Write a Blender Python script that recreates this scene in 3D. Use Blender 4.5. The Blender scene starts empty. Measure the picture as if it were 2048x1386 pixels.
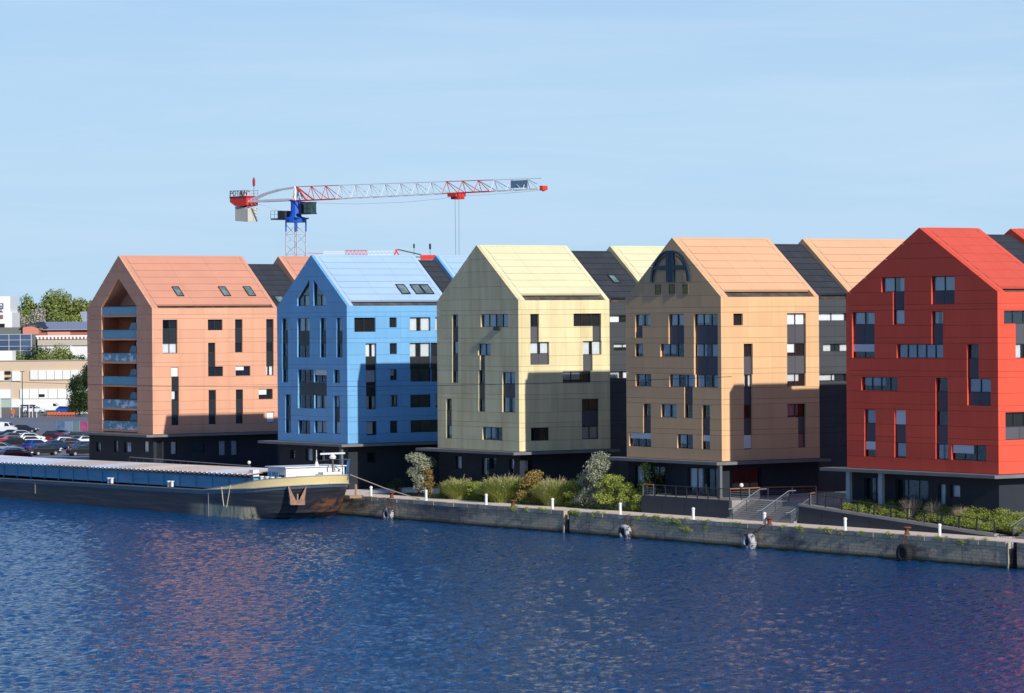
import bpy, math, random
import numpy as np
from mathutils import Vector, Matrix

random.seed(11)
rng = np.random.default_rng(5)
scene = bpy.context.scene
COL = scene.collection
R = math.radians

# ------------------------------------------------------------------ camera
CAM = Vector((309.55, -197.01, 13.01))
YAW, PITCH, ROLL = -0.986412, -0.006677, -0.007937
fwd = Vector((math.sin(YAW) * math.cos(PITCH), math.cos(YAW) * math.cos(PITCH), math.sin(PITCH)))
rgt = Vector((math.cos(YAW), -math.sin(YAW), 0))
upv = rgt.cross(fwd)
r2 = rgt * math.cos(ROLL) + upv * math.sin(ROLL)
u2 = -rgt * math.sin(ROLL) + upv * math.cos(ROLL)
cd = bpy.data.cameras.new('camera')
cam = bpy.data.objects.new('camera', cd)
COL.objects.link(cam)
m3 = Matrix((r2, u2, -fwd)).transposed()
cam.matrix_world = Matrix.Translation(CAM) @ m3.to_4x4()
cd.sensor_width = 36
cd.lens = 36 * 7053.1 / 2048
cd.clip_start = 1
cd.clip_end = 20000
scene.camera = cam

# ------------------------------------------------------------------ sky and sun
SUN_EL, SUN_AZ = R(25.8), R(93.0)      # azimuth clockwise from +Y
world = bpy.data.worlds.new('World')
scene.world = world
world.use_nodes = True
wn, wl = world.node_tree.nodes, world.node_tree.links
wn.clear()
sky = wn.new('ShaderNodeTexSky')
sky.sky_type = 'NISHITA'
sky.sun_disc = False
sky.sun_elevation = SUN_EL
sky.sun_rotation = SUN_AZ
sky.altitude = 0
sky.air_density = 1.0
sky.dust_density = 0.1
sky.ozone_density = 3.0
bg = wn.new('ShaderNodeBackground')
bg.inputs['Strength'].default_value = SKY_STRENGTH = 0.1
wo = wn.new('ShaderNodeOutputWorld')
# thin cirrus veil, brighter patches stretched along the horizon
tc = wn.new('ShaderNodeTexCoord')
mp = wn.new('ShaderNodeMapping')
mp.inputs['Scale'].default_value = (3.0, 3.0, 34.0)
mp.inputs['Rotation'].default_value = (0.03, 0.05, 0.3)
nz = wn.new('ShaderNodeTexNoise')
nz.inputs['Scale'].default_value = 2.2
nz.inputs['Detail'].default_value = 7
nz.inputs['Roughness'].default_value = 0.62
nz.inputs['Distortion'].default_value = 0.5
rp = wn.new('ShaderNodeMapRange')
rp.inputs['From Min'].default_value = 0.42
rp.inputs['From Max'].default_value = 0.78
rp.inputs['To Min'].default_value = 0.0
rp.inputs['To Max'].default_value = 0.30
tint = wn.new('ShaderNodeMix')
tint.data_type = 'RGBA'
tint.blend_type = 'MULTIPLY'
tint.inputs[0].default_value = 1.0
tint.inputs[7].default_value = (0.38, 0.61, 1.02, 1)
mx = wn.new('ShaderNodeMix')
mx.data_type = 'RGBA'
mx.inputs[7].default_value = (6.9, 8.2, 9.5, 1)
wl.new(tc.outputs['Generated'], mp.inputs['Vector'])
wl.new(mp.outputs['Vector'], nz.inputs['Vector'])
wl.new(nz.outputs['Fac'], rp.inputs['Value'])
wl.new(sky.outputs['Color'], tint.inputs[6])
wl.new(rp.outputs['Result'], mx.inputs[0])
# pale blue haze low in the sky
sepz = wn.new('ShaderNodeSeparateXYZ')
hz = wn.new('ShaderNodeMapRange')
hz.interpolation_type = 'SMOOTHSTEP'
hz.inputs['From Min'].default_value = 0.20
hz.inputs['From Max'].default_value = 0.045
hz.inputs['To Min'].default_value = 0.0
hz.inputs['To Max'].default_value = 0.92
hmix = wn.new('ShaderNodeMix')
hmix.data_type = 'RGBA'
hmix.inputs[7].default_value = (5.05, 7.15, 9.25, 1)
wl.new(tc.outputs['Generated'], sepz.inputs[0])
wl.new(sepz.outputs[2], hz.inputs['Value'])
wl.new(hz.outputs[0], hmix.inputs[0])
wl.new(tint.outputs[2], hmix.inputs[6])
wl.new(hmix.outputs[2], mx.inputs[6])
wl.new(mx.outputs[2], bg.inputs['Color'])
wl.new(bg.outputs['Background'], wo.inputs['Surface'])

sd = bpy.data.lights.new('sun', 'SUN')
sd.energy = 4.4
sd.angle = R(0.5)
sd.color = (1.0, 0.955, 0.88)
so = bpy.data.objects.new('sun', sd)
COL.objects.link(so)
sdir = Vector((math.sin(SUN_AZ) * math.cos(SUN_EL), math.cos(SUN_AZ) * math.cos(SUN_EL), math.sin(SUN_EL)))
so.rotation_euler = sdir.to_track_quat('Z', 'Y').to_euler()
so.location = (200, -100, 200)
scene.view_settings.view_transform = 'Standard'
scene.view_settings.look = 'None'
scene.view_settings.exposure = 0.0
scene.view_settings.gamma = 1
scene.view_settings.use_curve_mapping = False

# ------------------------------------------------------------------ materials
def new_mat(name):
    m = bpy.data.materials.new(name)
    m.use_nodes = True
    nt = m.node_tree
    nt.nodes.clear()
    return m, nt, nt.nodes, nt.links

def mat(name, col, rough=0.6, metal=0.0, vary=0.0, noise=0.0, nscale=(1, 1, 1), ncol=None, bump=0.0, bscale=6.0, spec=0.4, nlo=0.4, nhi=0.75):
    m, nt, N, L = new_mat(name)
    out = N.new('ShaderNodeOutputMaterial')
    b = N.new('ShaderNodeBsdfPrincipled')
    b.inputs['Roughness'].default_value = rough
    b.inputs['Metallic'].default_value = metal
    b.inputs['Specular IOR Level'].default_value = spec
    L.new(b.outputs[0], out.inputs[0])
    c4 = (*col, 1)
    b.inputs['Base Color'].default_value = c4
    src = None
    geo = N.new('ShaderNodeNewGeometry')
    if noise:
        mp = N.new('ShaderNodeMapping')
        mp.inputs['Scale'].default_value = nscale
        nz = N.new('ShaderNodeTexNoise')
        nz.inputs['Scale'].default_value = 1.0
        nz.inputs['Detail'].default_value = 6
        nz.inputs['Roughness'].default_value = 0.6
        L.new(geo.outputs['Position'], mp.inputs['Vector'])
        L.new(mp.outputs[0], nz.inputs['Vector'])
        rr = N.new('ShaderNodeMapRange')
        rr.inputs['From Min'].default_value = nlo
        rr.inputs['From Max'].default_value = nhi
        rr.inputs['To Max'].default_value = noise
        L.new(nz.outputs['Fac'], rr.inputs['Value'])
        mx = N.new('ShaderNodeMix')
        mx.data_type = 'RGBA'
        mx.inputs[6].default_value = c4
        mx.inputs[7].default_value = (*(ncol or tuple(x * 0.5 for x in col)), 1)
        L.new(rr.outputs[0], mx.inputs[0])
        src = mx.outputs[2]
    if vary:
        oi = N.new('ShaderNodeObjectInfo')
        r3 = N.new('ShaderNodeMapRange')
        r3.inputs['To Min'].default_value = 1 - vary
        r3.inputs['To Max'].default_value = 1 + vary
        L.new(oi.outputs['Random'], r3.inputs['Value'])
        mv = N.new('ShaderNodeHueSaturation')
        mv.inputs['Color'].default_value = c4
        if src:
            L.new(src, mv.inputs['Color'])
        L.new(r3.outputs[0], mv.inputs['Value'])
        src = mv.outputs[0]
    if src:
        L.new(src, b.inputs['Base Color'])
    if bump:
        nb = N.new('ShaderNodeTexNoise')
        nb.inputs['Scale'].default_value = bscale
        nb.inputs['Detail'].default_value = 5
        L.new(geo.outputs['Position'], nb.inputs['Vector'])
        bp = N.new('ShaderNodeBump')
        bp.inputs['Strength'].default_value = bump
        bp.inputs['Distance'].default_value = 0.05
        L.new(nb.outputs['Fac'], bp.inputs['Height'])
        L.new(bp.outputs[0], b.inputs['Normal'])
    return m

def glass_mat(name, tint=(1, 1, 1), gloss=0.16, dark=(0.02, 0.03, 0.04), see=0.88):
    m, nt, N, L = new_mat(name)
    out = N.new('ShaderNodeOutputMaterial')
    tr = N.new('ShaderNodeBsdfTransparent')
    tr.inputs[0].default_value = (*tint, 1)
    df = N.new('ShaderNodeBsdfDiffuse')
    df.inputs[0].default_value = (*dark, 1)
    gl = N.new('ShaderNodeBsdfGlossy')
    gl.inputs['Roughness'].default_value = 0.02
    gl.inputs[0].default_value = (0.72, 0.88, 1, 1)
    fr = N.new('ShaderNodeFresnel')
    fr.inputs[0].default_value = 1.5
    ad = N.new('ShaderNodeMath')
    ad.operation = 'ADD'
    ad.inputs[1].default_value = gloss
    L.new(fr.outputs[0], ad.inputs[0])
    m1 = N.new('ShaderNodeMixShader')
    m1.inputs[0].default_value = see
    L.new(df.outputs[0], m1.inputs[1])
    L.new(tr.outputs[0], m1.inputs[2])
    m2 = N.new('ShaderNodeMixShader')
    L.new(ad.outputs[0], m2.inputs[0])
    L.new(m1.outputs[0], m2.inputs[1])
    L.new(gl.outputs[0], m2.inputs[2])
    L.new(m2.outputs[0], out.inputs[0])
    return m

def leaf_mat(name, c1, c2, rough=0.6):
    m, nt, N, L = new_mat(name)
    out = N.new('ShaderNodeOutputMaterial')
    geo = N.new('ShaderNodeNewGeometry')
    ramp = N.new('ShaderNodeMix')
    ramp.data_type = 'RGBA'
    ramp.inputs[6].default_value = (*c1, 1)
    ramp.inputs[7].default_value = (*c2, 1)
    L.new(geo.outputs['Random Per Island'], ramp.inputs[0])
    b = N.new('ShaderNodeBsdfPrincipled')
    b.inputs['Roughness'].default_value = rough
    b.inputs['Specular IOR Level'].default_value = 0.25
    L.new(ramp.outputs[2], b.inputs['Base Color'])
    t = N.new('ShaderNodeBsdfTranslucent')
    L.new(ramp.outputs[2], t.inputs[0])
    ms = N.new('ShaderNodeMixShader')
    ms.inputs[0].default_value = 0.3
    L.new(b.outputs[0], ms.inputs[1])
    L.new(t.outputs[0], ms.inputs[2])
    L.new(ms.outputs[0], out.inputs[0])
    return m

# ------------------------------------------------------------------ mesh helpers
def tag(o, label=None, cat=None, group=None, kind=None):
    if label: o['label'] = label
    if cat: o['category'] = cat
    if group: o['group'] = group
    if kind: o['kind'] = kind
    return o

def empty(name, loc, label=None, cat=None, group=None, rotz=0):
    o = bpy.data.objects.new(name, None)
    o.empty_display_size = 0.5
    o.location = loc
    o.rotation_euler = (0, 0, rotz)
    COL.objects.link(o)
    o.update_tag()
    return tag(o, label, cat, group)

class MB:
    """collects faces; build() links them as one mesh object"""
    def __init__(s):
        s.v = []; s.f = []
    def poly(s, pts):
        n = len(s.v); s.v += [tuple(p) for p in pts]; s.f.append(tuple(range(n, n + len(pts)))); return s
    def box(s, a, b):
        x0, y0, z0 = (min(a[i], b[i]) for i in range(3)); x1, y1, z1 = (max(a[i], b[i]) for i in range(3))
        n = len(s.v)
        s.v += [(x0, y0, z0), (x1, y0, z0), (x1, y1, z0), (x0, y1, z0), (x0, y0, z1), (x1, y0, z1), (x1, y1, z1), (x0, y1, z1)]
        for q in ((0, 3, 2, 1), (4, 5, 6, 7), (0, 1, 5, 4), (1, 2, 6, 5), (2, 3, 7, 6), (3, 0, 4, 7)):
            s.f.append(tuple(n + i for i in q))
        return s
    def obox(s, c, ax, ay, az):
        """oriented box: centre, half-axis vectors"""
        c, ax, ay, az = Vector(c), Vector(ax), Vector(ay), Vector(az)
        n = len(s.v)
        for k in (-1, 1):
            for i, j in ((-1, -1), (1, -1), (1, 1), (-1, 1)):
                s.v.append(tuple(c + ax * i + ay * j + az * k))
        for q in ((0, 3, 2, 1), (4, 5, 6, 7), (0, 1, 5, 4), (1, 2, 6, 5), (2, 3, 7, 6), (3, 0, 4, 7)):
            s.f.append(tuple(n + i for i in q))
        return s
    def bar(s, p0, p1, r, k=4, r1=None):
        p0, p1 = Vector(p0), Vector(p1)
        d = p1 - p0
        if d.length < 1e-6: return s
        d.normalize()
        a = d.cross(Vector((0, 0, 1)))
        if a.length < 1e-3: a = d.cross(Vector((1, 0, 0)))
        a.normalize(); b = d.cross(a)
        n = len(s.v)
        for P, rr in ((p0, r), (p1, r if r1 is None else r1)):
            for i in range(k):
                t = 2 * math.pi * (i + 0.5) / k
                s.v.append(tuple(P + (a * math.cos(t) + b * math.sin(t)) * rr))
        for i in range(k):
            j = (i + 1) % k
            s.f.append((n + i, n + j, n + k + j, n + k + i))
        s.f.append(tuple(n + i for i in range(k))[::-1]); s.f.append(tuple(n + k + i for i in range(k)))
        return s
    def path(s, pts, r, k=5):
        for a, b in zip(pts, pts[1:]): s.bar(a, b, r, k)
        return s
    def lathe(s, c, prof, k=16, ax='z'):
        """prof: list of (radius, height)"""
        n = len(s.v)
        for rr, h in prof:
            for i in range(k):
                t = 2 * math.pi * i / k
                p = (rr * math.cos(t), rr * math.sin(t), h)
                if ax == 'y': p = (p[0], p[2], p[1])
                if ax == 'x': p = (p[2], p[0], p[1])
                s.v.append((c[0] + p[0], c[1] + p[1], c[2] + p[2]))
        for q in range(len(prof) - 1):
            for i in range(k):
                j = (i + 1) % k
                s.f.append((n + q * k + i, n + q * k + j, n + (q + 1) * k + j, n + (q + 1) * k + i))
        s.f.append(tuple(n + i for i in range(k))[::-1])
        s.f.append(tuple(n + (len(prof) - 1) * k + i for i in range(k)))
        return s
    def prism(s, poly, fn, d0, d1, back=False):
        """poly in (u,z); fn(u,z,d)->xyz"""
        s.poly([fn(u, z, d0) for u, z in poly])
        if back: s.poly([fn(u, z, d1) for u, z in poly][::-1])
        for i in range(len(poly)):
            a, b = poly[i], poly[(i + 1) % len(poly)]
            s.poly([fn(*b, d0), fn(*a, d0), fn(*a, d1), fn(*b, d1)])
        return s
    def build(s, name, m, parent=None, smooth=False, loc=None):
        me = bpy.data.meshes.new(name)
        vs = s.v
        if parent is not None and loc is None:
            p = parent
            M = world_of(p).inverted()
            vs = [tuple(M @ Vector(v)) for v in vs]
        if loc is not None:
            vs = [(x - loc[0], y - loc[1], z - loc[2]) for x, y, z in vs]
        me.from_pydata(vs, [], s.f)
        if smooth:
            me.polygons.foreach_set('use_smooth', [True] * len(me.polygons))
        me.materials.append(m)
        me.update()
        o = bpy.data.objects.new(name, me)
        if loc is not None: o.location = loc
        if parent is not None: o.parent = parent
        COL.objects.link(o)
        return o

def world_of(o):
    M = Matrix.Translation(o.location) @ o.rotation_euler.to_matrix().to_4x4()
    return world_of(o.parent) @ M if o.parent else M

def copy_tree(o, parent=None):
    c = o.copy(); COL.objects.link(c)
    if parent is not None: c.parent = parent
    for ch in list(o.children): copy_tree(ch, c)
    return c

def area(p):
    return 0.5 * sum(p[i][0] * p[(i + 1) % len(p)][1] - p[(i + 1) % len(p)][0] * p[i][1] for i in range(len(p)))

def clip(poly, a, b, left=True):
    out = []
    def side(p):
        v = (b[0] - a[0]) * (p[1] - a[1]) - (b[1] - a[1]) * (p[0] - a[0])
        return v if left else -v
    for i in range(len(poly)):
        p, q = poly[i], poly[(i + 1) % len(poly)]
        sp, sq = side(p), side(q)
        if sp >= -1e-9: out.append(p)
        if (sp > 1e-9 and sq < -1e-9) or (sp < -1e-9 and sq > 1e-9):
            t = sp / (sp - sq)
            out.append((p[0] + (q[0] - p[0]) * t, p[1] + (q[1] - p[1]) * t))
    return out if len(out) > 2 and abs(area(out)) > 1e-4 else []

def convex_and(poly, conv):
    for i in range(len(conv)):
        poly = clip(poly, conv[i], conv[(i + 1) % len(conv)])
        if not poly: return []
    return poly

def subtract(poly, conv):
    out = []; rest = poly
    for i in range(len(conv)):
        a, b = conv[i], conv[(i + 1) % len(conv)]
        o = clip(rest, a, b, False)
        if o: out.append(o)
        rest = clip(rest, a, b, True)
        if not rest: break
    return out

def touching(p, q):
    """do two flat pieces share a stretch of edge"""
    for i in range(len(p)):
        a, b = p[i], p[(i + 1) % len(p)]
        dx, dy = b[0] - a[0], b[1] - a[1]
        L = math.hypot(dx, dy)
        if L < 1e-6: continue
        dx /= L; dy /= L
        for j in range(len(q)):
            c, d = q[j], q[(j + 1) % len(q)]
            if abs((c[0] - a[0]) * dy - (c[1] - a[1]) * dx) > 1e-5 or abs((d[0] - a[0]) * dy - (d[1] - a[1]) * dx) > 1e-5: continue
            t0, t1 = sorted(((c[0] - a[0]) * dx + (c[1] - a[1]) * dy, (d[0] - a[0]) * dx + (d[1] - a[1]) * dy))
            if min(t1, L) - max(t0, 0) > 1e-3: return True
    return False

def islands(ps):
    out = []; left = list(ps)
    while left:
        grp = [left.pop()]; k = 0
        while k < len(grp):
            nb = [p for p in left if touching(grp[k], p)]
            for p in nb: left.remove(p)
            grp += nb; k += 1
        out.append(grp)
    return out

def rect(u0, z0, u1, z1):
    return [(u0, z0), (u1, z0), (u1, z1), (u0, z1)]
# windows: (type, along, bottom, along, top) in metres; c curtained, g bare glass, s spandrel, b shutter
WINDOWS = {
 (0,'side'): [
  [('c',1.50,12.52,3.48,13.62),('s',1.48,10.76,3.46,12.52),('c',1.47,9.56,3.45,10.76)],
  [('g',7.65,12.41,9.66,13.65)],
  [('g',11.40,12.57,12.43,13.66),('s',11.38,10.79,12.41,12.57),('g',11.37,9.58,12.40,10.79)],
  [('c',15.74,12.54,16.77,13.67),('s',15.73,10.75,16.75,12.54),('g',15.71,9.60,16.74,10.75),('s',15.70,7.87,16.73,9.60),('c',15.69,6.74,16.71,7.87)],
  [('g',7.66,9.69,8.64,10.80),('s',7.65,7.98,8.63,9.69),('g',7.64,6.71,9.68,7.97)],
  [('b',11.42,6.74,13.46,7.95)],
  [('b',2.61,6.73,3.56,7.88),('s',2.63,5.28,3.62,6.72),('g',2.62,3.90,3.61,5.28),('s',2.60,2.51,3.60,3.90),('g',2.59,1.00,3.58,2.51)],
  [('g',7.68,3.93,8.69,5.11),('s',7.67,2.41,8.67,3.93),('g',7.65,0.99,8.66,2.41)],
  [('c',11.43,3.86,12.42,5.13),('s',11.42,2.33,12.40,3.86),('g',11.40,1.06,12.39,2.33)],
  [('b',14.61,3.96,16.57,5.11)],
  [('b',15.73,1.13,16.73,2.31)],
 ],
 (1,'gable'): [
  [('g',-34.89,12.34,-33.53,13.64),('s',-34.91,10.83,-33.55,12.34),('g',-34.94,9.51,-33.58,10.83),('s',-34.96,7.95,-33.60,9.51),('g',-34.88,6.55,-33.63,7.97)],
  [('c',-31.45,12.28,-28.72,13.64),('s',-31.48,10.73,-28.74,12.28),('c',-31.50,9.38,-28.77,10.73)],
  [('g',-26.41,12.27,-25.14,13.66),('s',-26.43,10.83,-25.16,12.27),('g',-26.46,9.39,-25.18,10.83)],
  [('c',-22.88,12.26,-21.59,13.64),('s',-22.91,10.84,-21.61,12.26),('g',-22.93,9.41,-21.64,10.84)],
  [('g',-31.43,6.60,-27.89,7.98),('b',-27.85,6.63,-25.09,8.01),('s',-31.45,5.24,-25.11,6.61),('c',-31.48,3.71,-27.89,5.22),('c',-27.85,3.76,-25.14,5.26)],
  [('g',-23.57,6.59,-22.27,8.00)],
  [('g',-34.29,3.81,-33.05,5.17),('s',-34.31,2.34,-33.07,3.81),('g',-34.34,0.89,-33.09,2.34)],
  [('g',-23.62,3.87,-22.31,5.21),('s',-23.64,2.43,-22.33,3.87),('g',-23.66,0.94,-22.36,2.43)],
  [('c',-31.40,0.87,-28.81,2.35)],
  [('c',-27.88,0.90,-25.18,2.37)],
 ],
 (1,'side'): [
  [('c',0.82,12.16,3.52,13.62)],
  [('c',5.31,12.51,6.24,13.63)],
  [('g',7.95,12.21,10.63,13.65)],
  [('g',11.24,12.19,12.52,13.63)],
  [('g',2.22,9.43,3.61,10.83),('s',2.21,8.00,3.59,9.43),('g',2.27,6.62,3.58,8.10),('s',2.25,5.08,3.57,6.62),('c',2.24,3.69,3.55,5.08)],
  [('c',5.32,9.71,6.25,10.80)],
  [('g',7.93,9.35,10.60,10.82),('s',7.91,7.91,10.59,9.35),('g',7.96,6.62,10.68,8.02)],
  [('g',10.64,9.32,12.49,10.80),('s',10.62,7.87,12.48,9.32),('g',10.70,6.58,12.40,7.99)],
  [('c',5.35,6.86,6.26,8.01)],
  [('c',5.33,4.03,6.29,5.21)],
  [('c',5.30,1.21,6.27,2.40)],
  [('g',7.93,3.77,10.61,5.19)],
  [('g',11.20,3.72,12.37,5.18)],
  [('g',7.94,0.90,12.34,2.41)],
  [('c',2.27,0.85,3.62,2.36)],
 ],
 (2,'gable'): [
  [('g',0.15,12.76,1.28,13.95),('s',0.13,11.13,1.26,12.76),('c',0.10,9.87,1.23,11.13),('s',0.08,8.17,1.21,9.87),('g',0.06,6.91,1.19,8.19)],
  [('c',5.60,12.68,10.70,13.93)],
  [('c',5.04,9.78,7.39,11.03),('s',5.38,8.21,6.30,9.78),('g',5.09,6.97,6.28,8.20),('s',5.07,5.31,6.26,6.97),('g',5.04,4.01,6.24,5.31)],
  [('c',9.53,6.97,11.91,8.11),('s',9.51,5.48,11.89,6.97),('c',9.49,4.04,11.87,5.48)],
  [('g',-1.18,4.01,-0.10,5.28),('s',-1.20,2.48,-0.12,4.01),('g',-1.22,1.14,-0.14,2.48)],
  [('c',5.74,1.12,9.45,2.37)],
 ],
 (2,'side'): [
  [('c',1.68,12.62,2.72,13.91),('s',1.67,11.07,2.70,12.62),('c',1.65,9.87,3.97,11.06),('s',1.64,8.75,3.96,9.87)],
  [('g',6.99,12.77,10.42,13.92),('s',9.34,11.09,10.40,12.77),('c',8.13,9.85,10.45,11.10),('s',8.12,8.13,9.31,9.85),('c',5.60,6.89,9.12,8.14)],
  [('c',7.93,4.10,10.07,5.32),('s',7.92,2.34,10.05,4.10),('c',7.91,1.19,10.04,2.34)],
  [('c',1.65,1.17,3.89,2.39)],
 ],
 (3,'gable'): [
  [('c',33.30,12.61,35.79,13.85),('s',33.28,11.49,34.49,12.62)],
  [('c',33.26,9.68,34.56,10.97)],
  [('c',38.75,12.65,41.23,13.84),('s',38.73,10.97,41.21,12.65),('c',37.37,9.67,41.19,10.97)],
  [('c',42.80,12.63,46.52,13.81),('s',42.78,10.90,46.50,12.63),('c',42.76,9.69,46.48,10.90),('s',42.74,8.12,46.47,9.69),('c',42.90,6.83,46.52,8.10)],
  [('c',33.29,6.78,35.86,8.13)],
  [('c',38.80,6.84,42.72,8.10),('s',41.18,5.17,42.49,6.85),('g',41.17,3.97,42.47,5.17)],
  [('g',34.50,4.02,35.75,5.23),('s',34.48,2.38,35.73,4.02),('b',32.13,1.06,35.78,2.36)],
  [('c',37.42,3.92,39.93,5.21)],
  [('g',43.96,3.97,45.19,5.19),('s',43.94,2.35,45.17,3.97),('b',43.92,1.00,45.15,2.35)],
  [('c',39.99,1.05,42.47,2.33)],
 ],
 (3,'side'): [
  [('g',1.39,12.66,2.48,13.81)],
  [('c',7.71,12.67,9.95,13.83),('s',7.70,10.97,9.94,12.67),('c',7.68,9.81,9.92,10.97),('s',7.67,8.03,9.91,9.81),('c',7.67,6.89,9.86,7.99)],
  [('c',2.57,9.77,3.62,10.92),('s',2.56,8.11,3.61,9.77),('c',2.56,6.97,3.53,8.08),('s',2.55,5.19,3.52,6.97),('c',2.53,3.95,3.51,5.19),('s',2.52,2.38,3.49,3.95),('b',2.50,1.06,3.48,2.38)],
  [('c',7.67,3.99,9.87,5.24),('s',8.93,2.28,9.86,3.97),('c',8.92,1.06,9.85,2.28)],
 ],
 (4,'gable'): [
  [('c',70.42,15.42,73.53,16.69),('s',71.97,13.88,73.51,15.41),('c',71.96,12.52,73.50,13.88)],
  [('c',77.12,15.47,80.17,16.70),('s',77.10,14.31,80.15,15.47)],
  [('c',66.34,12.58,69.45,13.80),('s',66.32,10.96,69.43,12.58),('b',66.31,9.65,69.41,10.96)],
  [('c',77.13,12.63,78.62,13.82),('s',77.11,10.91,78.61,12.63),('c',72.44,9.66,78.59,10.91)],
  [('g',81.69,9.66,83.18,10.90),('s',81.68,8.09,83.17,9.66),('c',81.70,6.92,84.69,8.10),('s',81.69,5.71,84.68,6.92)],
  [('c',67.57,6.78,72.52,8.02)],
  [('c',67.95,4.00,69.49,5.14),('s',67.94,2.23,69.47,4.00),('b',67.92,0.97,69.45,2.23)],
  [('b',72.08,3.95,73.60,5.18),('s',72.06,2.28,73.59,3.95),('c',72.04,0.99,73.57,2.28)],
  [('g',77.59,6.82,79.18,8.06),('s',77.58,5.18,79.17,6.82),('g',77.56,3.97,79.15,5.18),('s',77.55,2.33,79.13,3.97),('c',77.53,1.03,79.12,2.33)],
  [('b',79.60,1.07,84.08,2.33)],
 ],
 (4,'side'): [
  [('g',0.59,12.62,4.17,13.81),('s',1.88,11.02,4.16,12.62),('c',1.87,9.77,4.15,11.02)],
  [('g',0.68,4.06,4.09,5.14),('s',0.67,2.87,4.08,4.06)],
 ],
}
# ------------------------------------------------------------------ shared materials
M = {}
M['dark'] = mat('dark_interior', (0.012, 0.013, 0.016), 0.9)
M['frame'] = mat('window_frame_dark', (0.03, 0.034, 0.042), 0.45)
M['glass'] = glass_mat('window_glass', gloss=0.06)
M['curtain'] = mat('curtain_cloth', (0.85, 0.87, 0.88), 0.9, vary=0.12, noise=0.5, nscale=(9, 9, 0.6), ncol=(0.6, 0.63, 0.65))
M['spandrel'] = mat('grey_spandrel', (0.085, 0.085, 0.095), 0.5, vary=0.12)
M['spandrel_dark'] = mat('black_spandrel', (0.022, 0.026, 0.032), 0.4, vary=0.12)
M['blind'] = mat('white_shutter', (0.78, 0.78, 0.76), 0.6, bump=0.2, bscale=14)
M['canopy'] = mat('canopy_concrete', (0.19, 0.19, 0.195), 0.8, noise=0.5, nscale=(0.8, 0.8, 0.8))
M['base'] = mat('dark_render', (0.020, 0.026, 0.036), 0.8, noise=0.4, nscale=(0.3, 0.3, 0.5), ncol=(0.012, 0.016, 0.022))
M['slate'] = mat('dark_roof_panel', (0.045, 0.050, 0.058), 0.6, vary=0.1, noise=0.4, nscale=(0.5, 0.5, 0.5), ncol=(0.03, 0.035, 0.045))
M['linkwall'] = mat('anthracite_cladding', (0.055, 0.062, 0.068), 0.7, vary=0.06)
M['gutter'] = mat('gutter_metal', (0.06, 0.055, 0.05), 0.6, noise=0.7, nscale=(1, 1, 1), ncol=(0.18, 0.15, 0.12))

# xL, xR, y0, y1, eave z, ridge z, rear house start, rear house end, ground z, slot width (m down the slope)
H = [
 dict(x=(-83.75, -66.50), y=(0.07, 17.26), ze=15.12, zr=21.60, rear=22.7, g=-5.0, slot=0.22,
      wall=(0.74, 0.385, 0.245), roof=(0.70, 0.33, 0.22), word='terracotta pink', stain=0.2),
 dict(x=(-35.98, -20.66), y=(-0.12, 13.36), ze=15.02, zr=20.72, rear=16.5, g=-5.0, slot=0.5,
      wall=(0.17, 0.42, 0.70), roof=(0.42, 0.58, 0.80), word='blue', stain=0.2),
 dict(x=(-2.86, 12.58), y=(0.22, 11.47), ze=15.30, zr=21.05, rear=17.3, g=-5.0, slot=0.62,
      wall=(0.80, 0.70, 0.41), roof=(0.80, 0.75, 0.47), word='pale yellow', stain=0.6),
 dict(x=(31.73, 47.02), y=(-0.06, 11.51), ze=15.28, zr=20.97, rear=15.9, g=-3.3, slot=0.6,
      wall=(0.76, 0.475, 0.25), roof=(0.80, 0.47, 0.27), word='ochre orange', stain=0.2),
 dict(x=(65.48, 85.63), y=(-0.10, 6.68), ze=15.30, zr=20.94, rear=10.6, g=-3.2, slot=0.42,
      wall=(0.80, 0.105, 0.062), roof=(0.74, 0.12, 0.08), word='bright red', stain=0.2),
]
SILL = [1.05, 3.94, 6.84, 9.70, 12.62, 15.45]
HEAD = [2.36, 5.18, 8.02, 10.90, 13.72, 16.70]
def snap(z, l, tol=0.16):
    b = min(l, key=lambda q: abs(q - z))
    return b if abs(b - z) < tol else z

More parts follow.
